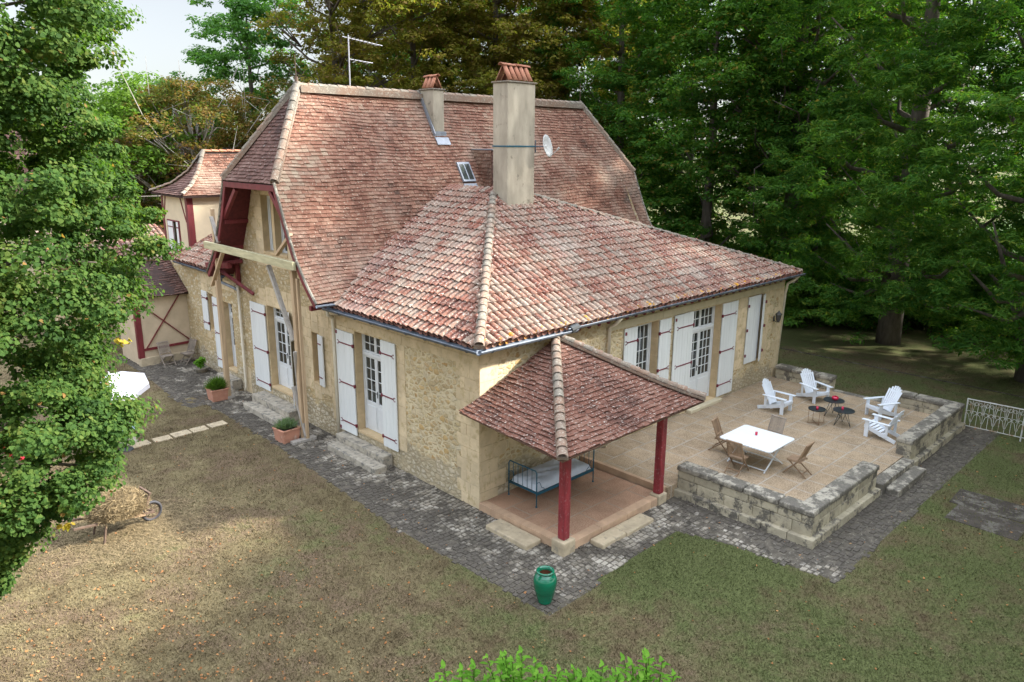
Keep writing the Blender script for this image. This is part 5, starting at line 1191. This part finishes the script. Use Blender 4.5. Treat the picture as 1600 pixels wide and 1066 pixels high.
# ---- the linden close to the camera on the left
def linden():
    t = thing('linden_tree', 'big leafy linden with a few yellowing leaves filling the left edge', 'tree', (-10.25, .25, 0)); rnd = np.random.default_rng(77)
    zs = [2.0,2.5,2.95,3.3,3.6,4.0,4.6,5.1,5.6,6.2,6.6,7.2,7.7,8.3,8.8,9.3,9.65,9.9,10.2,10.6,11.2,12.5,14,15.2]; rs = [.2,.5,.9,1.3,1.7,2.3,2.7,2.75,2.45,2.55,3.0,3.0,3.1,3.0,2.8,2.65,2.6,2.55,2.9,3.25,3.3,3.0,2.2,.5]
    cen, rad, out = [], [], []
    for i in range(1900):
        z = rnd.uniform(2.1, 15.1); R0 = np.interp(z, zs, rs); 
        if rnd.random() > .25+.75*R0/3.2: continue
        a = rnd.uniform(0, 2*np.pi); lob = 1+.10*math.sin(3*a+z*1.1)+.09*math.sin(5*a-z*2.9)+.05*math.sin(9*a+z*5)
        k = 1-abs(rnd.normal())*.16; rr = max(.1, R0*lob*k-.3); cen.append((rr*math.cos(a), rr*math.sin(a), z+rnd.normal()*.08)); rad.append(rnd.uniform(.2, .48)); out.append((math.cos(a), math.sin(a), .25))
    crown('crown', t, M['leaf_linden'], cen, rad, 270, .057, 78, .55, LIND, .45, np.array(out))
    # yellow sprays
    yc = [(2.45,.75,6.0),(-.2,-2.9,6.6),(1.0,-1.1,3.3),(1.9,-1.9,6.2)]
    crown('yellow_leaves', t, M['fallen_yellow'], yc, [.12]*4, 12, .09, 79, .6, LIND)
    limbs = []
    for i in range(46):
        z = 2.2+i*.25; a = i*2.4; R0 = np.interp(z+.8, zs, rs)*.8; p0 = (.05*math.sin(i), .05*math.cos(i), z); p2 = (R0*math.cos(a), R0*math.sin(a), z+.9+.3*math.sin(i)); p1 = (R0*.5*math.cos(a+.15), R0*.5*math.sin(a+.15), z+.7); limbs.append(([p0, p1, p2], .06))
    trunk(t, [(-1.5,1.45,-.2),(-1.2,1.1,2),(-.4,.4,5),(0,.1,7.5),(.1,0,11),(0,0,14.5)], [.34,.28,.24,.18,.11,.03], limbs)
M['fallen_yellow'] = leaf_mat('yellow_leaves', [(.36,.28,.04),(.42,.31,.05),(.3,.28,.05)], nscale=2)
linden()
# ---- trees behind the house, left to right

BEH = 'trees behind the house'
make_tree('green_tree', 'bright green tree standing against the sky behind the left gable', 11.0, 33.6, 18.6, 3.9, 7, 'leaf_bright', 101, 24, 30000, .22, lob=.4, sparse=.85, trunkr=.25)
make_tree('chestnut_tree', 'rusty half-bare tree with pale branches right behind the tower', 5.3, 29.3, 12.2, 4.3, 2, 'leaf_rust', 102, 34, 36000, .17, bark='bark_pale', sparse=.85, twigs=4, trunkr=.26)
make_tree('chestnut_tree', 'thin rusty tree with bare twigs just left of the roof peak', 9.6, 28.6, 12.4, 3.2, 2, 'leaf_rust', 103, 24, 17000, .17, bark='bark_pale', sparse=.75, twigs=5, trunkr=.22)
make_tree('green_tree', 'green tree standing left of the rusty tree behind the tower', 1.9, 30.5, 11.4, 3.6, 2, 'leaf_green', 104, 24, 26000, .2)
make_tree('green_tree', 'farther green tree seen between the linden and the tower', -1.2, 46.0, 12, 5, 1, 'leaf_green', 105, 24, 24000, .26)
make_tree('browning_tree', 'sparse browning tree with sky showing through behind the antenna', 12.6, 26.4, 21.5, 3.8, 9, 'leaf_brown', 106, 20, 9000, .2, sparse=.55, twigs=6)
make_tree('browning_tree', 'browning tree behind the short chimney', 17.0, 24.9, 23.5, 6.2, 6, 'leaf_brown', 107, 46, 85000, .2, lob=.33)
make_tree('browning_tree', 'browning tree behind the tall chimney', 20.6, 21.6, 24.5, 5.8, 6, 'leaf_brown', 108, 46, 85000, .2, lob=.33)
make_tree('browning_tree', 'olive brown tree just right of the tall chimney', 25.6, 20.6, 24, 5.6, 5, 'leaf_brown', 109, 42, 75000, .22)
make_tree('feathery_tree', 'feathery green tree behind the right end of the ridge', 24.9, 15.6, 23, 5.0, 4, 'leaf_feather', 110, 44, 80000, .2, shape=LONG)
make_tree('maple_tree', 'dark green maple directly right of the main roof', 25.3, 9.6, 19.5, 5.6, 1.0, 'leaf_dark', 111, 44, 80000, .2)
make_tree('maple_tree', 'dark green maple with visible forked trunk above the far end of the wing roof', 26.9, 5.6, 21, 4.8, 4.5, 'leaf_dark', 112, 36, 60000, .2, trunkr=.36, twigs=2)
make_tree('maple_tree', 'tall thin-crowned tree with a dark trunk in the gap left of the big right tree', 35.2, 8.0, 25, 5.0, 6, 'leaf_green', 113, 24, 22000, .24, sparse=.75, trunkr=.4, twigs=3)
make_tree('ash_tree', 'huge feathery dark tree hanging over the lawn, left one of two on the right', 25.6, -.6, 26, 7.8, -.8, 'leaf_feather', 114, 90, 230000, .18, lob=.24, shape=LONG, trunkr=.45, clump=.5)
make_tree('ash_tree', 'huge feathery dark tree hanging over the lawn at the right edge', 23.4, -6.9, 27, 7.3, -.8, 'leaf_feather', 115, 84, 200000, .18, lob=.24, shape=LONG, trunkr=.45, clump=.5)
for i, (x, y, h, rr, m_, lab) in enumerate([
  (28.5, 45, 24, 5.5, 'leaf_brown', 'far browning tree filling the gap behind the antenna'),
  (33, 41, 26, 7.5, 'leaf_dark', 'far dark tree behind the browning trees'),
  (41, 31, 27, 8, 'leaf_dark', 'far dark tree behind the feathery green tree'),
  (44, 23, 27, 7.5, 'leaf_green', 'far green tree behind the dark maples'),
  (52, 14, 24, 8, 'leaf_green', 'far sunlit green tree in the gap between the trunks'),
  (47, 4, 27, 8, 'leaf_dark', 'far dark tree behind the huge feathery tree'),
  (46, -8, 27, 8, 'leaf_dark', 'far dark tree behind the right edge tree'),
  (15, 62, 14, 7, 'leaf_green', 'distant tree low behind the chestnut trees'),
  (2, 68, 13, 7, 'leaf_green', 'distant tree seen past the linden')]):
    make_tree('background_tree', lab, x, y, h, rr, 1.5, m_, 130+i, 44, 42000, .34, lob=.36, group='trees of the wood behind', clump=.9)
# understorey shrubs at the foot of the wood
def shrub(label, x, y, r, h, m_, seed, n=9000, size=.14):
    rnd = np.random.default_rng(seed); t = thing('shrub', label, 'shrub', (x, y, 0), 0, 'shrubs along the edge of the wood'); cen = []; k = 0
    while len(cen) < 90:
        a = rnd.random()*6.28; q = rnd.random()**.5; z = rnd.random(); 
        if q < 1-.6*z**2: cen.append((q*r*math.cos(a), q*r*math.sin(a), .25+z*(h-.4)))
    crown('foliage', t, M[m_], cen, [r*.26]*90, n//90, size, seed, .7); 
    mb = MB()
    for c in cen[::8]: mb.tube([(0,0,-.1), (c[0]*.4, c[1]*.4, c[2]*.6), c], [.04,.025,.008], 5)
    mb.build('stems', M['bark'], t)
for i, (x, y, r_, h, m_, lab) in enumerate([(23.6,8.2,2.4,2.9,'leaf_dark','dark shrub just beyond the far corner of the house'),(26.4,5.3,2.6,3.2,'leaf_green','mid green shrub under the forked maple'),(28.6,2.6,2.4,2.6,'leaf_dark','dark low shrub left of the huge feathery tree'),(30.8,-.8,2.6,2.8,'leaf_dark','dark shrub beneath the huge feathery tree'),(31,-4.6,2.6,3.2,'leaf_dark','dark shrub beneath the crown at the right edge'),(32,-8.2,2.8,3.4,'leaf_dark','dark shrub at the extreme right behind the lawn'),(29.8,8.6,3.2,4.2,'leaf_dark','tall dark shrub behind the mid green shrub'),(34,3.2,3.4,4.6,'leaf_green','tall mid green shrub in the gap of the wood'),(37,-3,3.6,5.5,'leaf_dark','tall dark thicket behind the feathery tree'),(36,9,4,6,'leaf_green','big green thicket behind the trunks right of the house'),(42,5,4.5,7,'leaf_green','big sunlit thicket far behind in the gap of the wood'),(30,14,4,6,'leaf_dark','big dark thicket behind the maples'),(40,-8,4,7,'leaf_dark','big dark thicket far behind at the right edge')]):
    shrub(lab, x, y, r_, h, m_, 200+i, 16000, .16 if r_ < 3.7 else .26)
# trees outside the picture whose shade falls over the lawn and terrace
for i, (x, y, h, rr) in enumerate([(13.5,-18.5,16.5,5.2),(19.2,-18,17.5,5.4),(8.2,-21.5,17,5.2),(25,-16,19,5),(3,-24,17,5),(17,-14.6,16,5),(11.8,-15.4,15,4.5),(30,-14.5,18,5)]):
    make_tree('shade_tree', 'tree standing outside the picture beyond the front lawn, shading it', x, y, h, rr, 3.5, 'leaf_green', 160+i, 26, 16000, .32, lob=.38, group='trees shading the front lawn', clump=.85)
# young tree top with fresh shoots at the bottom edge
def shoots(label, x, y, h, seed, n=26, spread=.55):
    rnd = np.random.default_rng(seed); t = thing('young_tree', label, 'young tree', (x, y, 0), 0, 'fresh leafy tree tops at the bottom edge'); cen = []; out = []; st = MB(); st.tube([(0,0,-.1),(.03,0,h*.5),(0,.02,h-.6)], [.05,.04,.02], 8)
    for i in range(n):
        a = rnd.random()*6.28; q = rnd.random()**.5*spread; zt = h-rnd.random()*.3-q*.45; p0 = Vector((q*.3*math.cos(a), q*.3*math.sin(a), h-1.3)); p1 = Vector((q*math.cos(a), q*math.sin(a), zt)); st.tube([p0, p0.lerp(p1, .5)+Vector((.02,.0,.05)), p1], [.012,.009,.004], 5)
        for k in range(26):
            f = .3+.72*k/25; c = p0.lerp(p1, f); cen.append(tuple(c)); out.append((math.cos(k*2.4), math.sin(k*2.4), .35))
    st.build('stems', M['leaf_green'], t)
    cen = np.array(cen); out = np.array(out); out /= np.linalg.norm(out, axis=1, keepdims=True)
    L = rnd.uniform(.07, .13, len(cen))*(1); P = []
    s_ = np.cross(out, [0,0,1]); s_ /= np.linalg.norm(s_, axis=1, keepdims=True); upv = np.cross(s_, out)
    for (u, v, w_) in [(0,0,0),(.3,.2,.03),(.65,.2,.03),(1.1,0,-.12),(.65,-.2,.03),(.3,-.2,.03)]: P.append(cen+out*(u*L)[:, None]+s_*(v*L)[:, None]+upv*(w_*L)[:, None])
    np_mesh('leaves', np.stack(P, 1), 6, M['leaf_shoot'], t)
shoots('fresh bright green leafy top left of centre at the bottom edge', -6.62, -8.12, 3.62, 301, 30, .5)
shoots('fresh bright green leafy top beside the first, slightly right, at the bottom edge', -6.0, -8.55, 3.5, 302, 24, .42)
shoots('fresh bright green leafy top farthest left at the bottom edge', -7.1, -7.7, 3.45, 304, 20, .42)
shoots('small fresh green leafy top farthest right at the bottom edge', -5.5, -9.05, 3.5, 303, 20, .36)
# ================================================================== GARDEN THINGS
def planter(label, loc, rz, herb, seed, hgt):
    t = thing('planter', label, 'planter', loc, R(rz), 'square terracotta planters on the cobbles'); mb = MB(); a = .3
    mb.v += [(-a*.88,-a*.88,0),(a*.88,-a*.88,0),(a*.88,a*.88,0),(-a*.88,a*.88,0),(-a,-a,.44),(a,-a,.44),(a,a,.44),(-a,a,.44),(-a+.05,-a+.05,.44),(a-.05,-a+.05,.44),(a-.05,a-.05,.44),(-a+.05,a-.05,.44),(-a+.05,-a+.05,.36),(a-.05,-a+.05,.36),(a-.05,a-.05,.36),(-a+.05,a-.05,.36)]
    for k in range(4): j = (k+1)%4; mb.f += [(k, j, j+4, k+4), (k+4, j+4, j+8, k+8), (k+8, j+8, j+12, k+12)]
    mb.f.append((3,2,1,0)); mb.build('pot', M['terracotta'], t, bevel=.012)
    mb = MB(); 
    for s in ((0,-1),(1,0),(0,1),(-1,0)): c = Vector((s[0]*(a+.006), s[1]*(a+.006), .415)); mb.box(c, (.62 if s[0]==0 else .03, .62 if s[1]==0 else .03, .055))
    mb.build('rim', M['terracotta'], t, bevel=.01)
    mb = MB(); mb.b(-a+.055, a-.055, -a+.055, a-.055, .3, .38); mb.build('soil', M['soil'], t)
    rnd = np.random.default_rng(seed); n = 900; base = rnd.uniform(-.12, .12, (n, 3)); base[:, 2] = .38; d = rnd.normal(size=(n, 3)); d[:, 2] = np.abs(d[:, 2])*1.1+.5; d /= np.linalg.norm(d, axis=1, keepdims=True); L = rnd.uniform(.5, 1, n)*hgt
    V = []; sd_ = np.cross(d, rnd.normal(size=(n, 3))); sd_ /= np.linalg.norm(sd_, axis=1, keepdims=True)
    for u, w_ in ((.45,0),(.62,.012),(1,0),(.62,-.012)): V.append(base+d*(u*L)[:, None]+sd_*w_)
    V1 = np.stack(V, 1); n2 = 1600; c = rnd.integers(0, n, n2); P = base[c]+d[c]*(rnd.uniform(.3, 1, n2)*L[c])[:, None]; N = rnd.normal(size=(n2, 3)); N[:, 2] += .6; N /= np.linalg.norm(N, axis=1, keepdims=True); V2 = leafcards(P, N, .05, rnd, [(-.5,0,0),(0,.16,0),(.5,0,0),(0,-.16,0)])
    np_mesh('herb', np.concatenate([V1, V2]), 4, M[herb], t)
planter('square terracotta planter with grey-green herbs beside the right timber prop', (-1.28, 7.66, .0), 4, 'leaf_sage', 401, .42)
planter('square terracotta planter with a bushy green herb beside the left timber prop', (-1.2, 12.98, .01), -3, 'leaf_green', 402, .55)
t = thing('plant_pot', 'low stone pot with a leafy green plant between the planter and the shed', 'plant pot', (-.5, 16.1, gz(0,16.1)-.02))
mb = MB(); mb.lathe([(.16,0),(.27,.22),(.29,.24),(.25,.24),(.22,.18),(.01,.18)], n=20); mb.build('pot', M['step'], t, smooth=True)
rnd = np.random.default_rng(9); crown('plant', t, M['leaf_shoot'], [(.0,.0,.35),(.1,.05,.45),(-.1,.02,.42),(0,-.08,.55)], [.16]*4, 45, .14, 10, .8)
t = thing('parasol', 'open white octagonal garden parasol half hidden by the linden', 'parasol', (-4.95, 10.85, 0)); t.rotation_euler = (R(7), R(-9), 0)
mb = MB(); n = 8; RR = 1.02
mb.v.append((0,0,2.42))
for k in range(n): a = 2*math.pi*k/n+.2; mb.v.append((RR*math.cos(a), RR*math.sin(a), 1.98))
for k in range(n): mb.f.append((0, 1+k, 1+(k+1)%n))
for k in range(n): a = 2*math.pi*k/n+.2; mb.v.append((RR*math.cos(a), RR*math.sin(a), 1.83))
for k in range(n): mb.f.append((1+k, 1+n+k, 1+n+(k+1)%n, 1+(k+1)%n))
mb.build('canopy', M['umbrella'], t); mb = MB(); mb.tube([(0,0,0),(0,0,2.5)], .022, 8); mb.build('pole', M['white'], t); mb = MB(); mb.lathe([(.26,0),(.26,.05),(.05,.09),(.03,.2)], n=20); mb.build('base', M['step'], t)
for k in range(n): a = 2*math.pi*k/n+.2; mb = MB(); mb.tube([(0,0,2.38),(RR*math.cos(a), RR*math.sin(a), 1.965)], .008, 5); mb.build('rib', M['white'], t)
t = thing('garden_table', 'small pale blue round table under the white parasol', 'table', (-5.2, 10.3, 0)); mb = MB(); mb.lathe([(.01,.7),(.4,.7),(.41,.715),(.4,.73),(.01,.73)], n=28); mb.build('tabletop', simple('pale_blue_metal', (.4,.55,.62)), t); mb = MB(); mb.tube([(0,0,0),(0,0,.7)], .03, 8); mb.lathe([(.22,0),(.2,.03),(.03,.06)], n=16); mb.build('pedestal', M['black_metal'], t)
# wheelbarrow heaped with hay (hay is a thing of its own)
t = thing('wheelbarrow', 'old wooden wheelbarrow with one spoked wheel on the straw-strewn lawn', 'wheelbarrow', (-6.95, 5.05, 0), R(6))
mb = MB(); c = Vector((.72,0,.26)); mb.tube([c+Vector((math.cos(a)*.225, 0, math.sin(a)*.225)) for a in np.linspace(0, 2*math.pi, 33)], .036, 8, False); wh = mb.build('tyre', M['tyre'], t, smooth=True)
mb = MB(); mb.tube([c+Vector((math.cos(a)*.19, 0, math.sin(a)*.19)) for a in np.linspace(0, 2*math.pi, 33)], .014, 6, False)
for k in range(8): a = k*math.pi/4; mb.tube([c, c+Vector((math.cos(a)*.19, 0, math.sin(a)*.19))], .009, 5)
mb.tube([c+Vector((0,-.09,0)), c+Vector((0,.09,0))], .025, 8); mb.build('rim', M['rust'], t)
mb = MB()
for s in (-1, 1): mb.beam((.74, s*.09, .26), (-1.15, s*.30, .62), .045, .05)
mb.build('handles', M['rust'], t, bevel=.005)
mb = MB(); mb.beam((.42,-.28,.35),(.62,-.24,.85),.03,.05); mb.beam((.42,.28,.35),(.62,.24,.85),.03,.05); mb.beam((.62,-.28,.84),(.62,.28,.84),.05,.05); mb.beam((.58,-.26,.75),(.58,.26,.75),.02,.06); mb.build('front_rack', M['rust'], t, bevel=.004)
for y in (-1, 1): mb = MB(); mb.beam((-.45,y*.27,.45),(-.55,y*.3,0),.04,.04); mb.build('leg', M['rust'], t)
mb = MB(); mb.box((0,0,.44),(.9,.6,.04), Matrix.Rotation(R(11),3,'Y')); mb.build('tray', M['teak'], t)
rnd = np.random.default_rng(12); n = 9000; P = rnd.normal(size=(n, 3)); P /= np.linalg.norm(P, axis=1, keepdims=True); P *= (rnd.random(n)**.33)[:, None]*np.array([.68,.48,.5]); P[:, 2] = np.abs(P[:, 2]+.1)-.1; 
d = rnd.normal(size=(n, 3)); d[:, 2] *= .6; d /= np.linalg.norm(d, axis=1, keepdims=True); L = rnd.uniform(.05, .14, n)[:, None]; s_ = np.cross(d, rnd.normal(size=(n,3))); s_ /= np.linalg.norm(s_, axis=1, keepdims=True)
V = np.stack([P-d*L-s_*.004, P-d*L+s_*.004, P+d*L+s_*.004+np.array([0,0,-.02]), P+d*L-s_*.004+np.array([0,0,-.02])], 1)
o = np_mesh('hay_heap', V, 4, M['hay']); o.location = (-7.0, 5.03, .62); tag(o, 'rough heap of golden hay piled on the wheelbarrow', 'hay')
core = MB(); core.lathe([(.05,-.12),(.42,-.1),(.46,.05),(.36,.22),(.15,.31),(.01,.33)], n=20); core.v = [(a*1.25, b_*.85, c_*1.1) for a, b_, c_ in core.v]; core.build('core', M['hay'], o, smooth=True)
n = 5000; x = -6.6+rnd.normal(size=n)*1.0; y = 4.9+rnd.normal(size=n)*.8; a = rnd.uniform(0, 6.28, n); L = rnd.uniform(.04, .1, n); z = rnd.uniform(.012, .04, n); dx, dy = np.cos(a)*L, np.sin(a)*L
V = np.stack([np.stack([x-dx-dy*.05, y-dy+dx*.05, z], 1), np.stack([x-dx+dy*.05, y-dy-dx*.05, z], 1), np.stack([x+dx+dy*.05, y+dy-dx*.05, z+.01], 1), np.stack([x+dx-dy*.05, y+dy+dx*.05, z+.01], 1)], 1)
tag(np_mesh('straw', V, 4, M['hay']), 'loose straw scattered on the ground round the wheelbarrow', 'straw', kind='stuff')
# scrollwork fence at the right
t = thing('iron_fence', 'pale rusty scrollwork railing joined to the far corner of the terrace wall', 'fence', (15.5, -6.72, 0)); dx = .06
def FX(s): return Vector((dx*s, -s, 0))
for s in (0.0, 1.6, 3.2):
    mb = MB(); p = FX(s); mb.tube([p, p+Vector((0,0,1.08))], .022, 8); mb.build('post', M['fence'], t)
mb = MB(); mb.tube([FX(0)+Vector((0,0,1.06)), FX(3.2)+Vector((0,0,1.06))], .02, 6); mb.tube([FX(0)+Vector((0,0,.14)), FX(3.2)+Vector((0,0,.14))], .014, 6); mb.build('rails', M['fence'], t)
mb = MB(); N_ = 20
for k in range(1, N_): 
    s = 3.2*k/N_; mb.tube([FX(s)+Vector((0,0,.14)), FX(s)+Vector((0,0,1.05))], .008, 5)
for k in range(N_):
    s = 3.2*(k+.5)/N_; sg = 1 if k % 2 else -1
    for z0, z1, f in ((.62,.30,1), (.93,.62,-1)):
        pts = [FX(s-sg*.06)+Vector((0,0,z1 if f > 0 else z0-.3))]
        for a in np.linspace(-.5*math.pi, 1.3*math.pi, 14): r_ = .07*(1-.045*(a/ math.pi+.5)*4); pts.append(FX(s+sg*r_*math.cos(a))+Vector((0,0,z0+r_*math.sin(a)*f)))
        mb.tube(pts, .008, 4)
mb.build('scrollwork', M['fence'], t)
# red cloth glimpsed under the linden: a folding deck chair
t = thing('deck_chair', 'bright red canvas deck chair glimpsed under the linden', 'deck chair', (-7.9, 10.8, 0), R(30)); mb = MB(); mb.prism([(-.3,.9),(0,.35),(.35,.28),(.55,.38),(.55,.36),(.35,.25),(-.02,.32),(-.33,.88)], -.25, .25, lambda a, b_, c: (a, c, b_)); mb.build('canvas', simple('red_canvas', (.55,.02,.04)), t)
for s in (-.28, .28): mb = MB(); mb.beam((-.35,s,.95),(.5,s,0),.03,.03); mb.beam((.6,s,.42),(-.4,s,0),.03,.03); mb.build('frame_side', M['teak'], t)
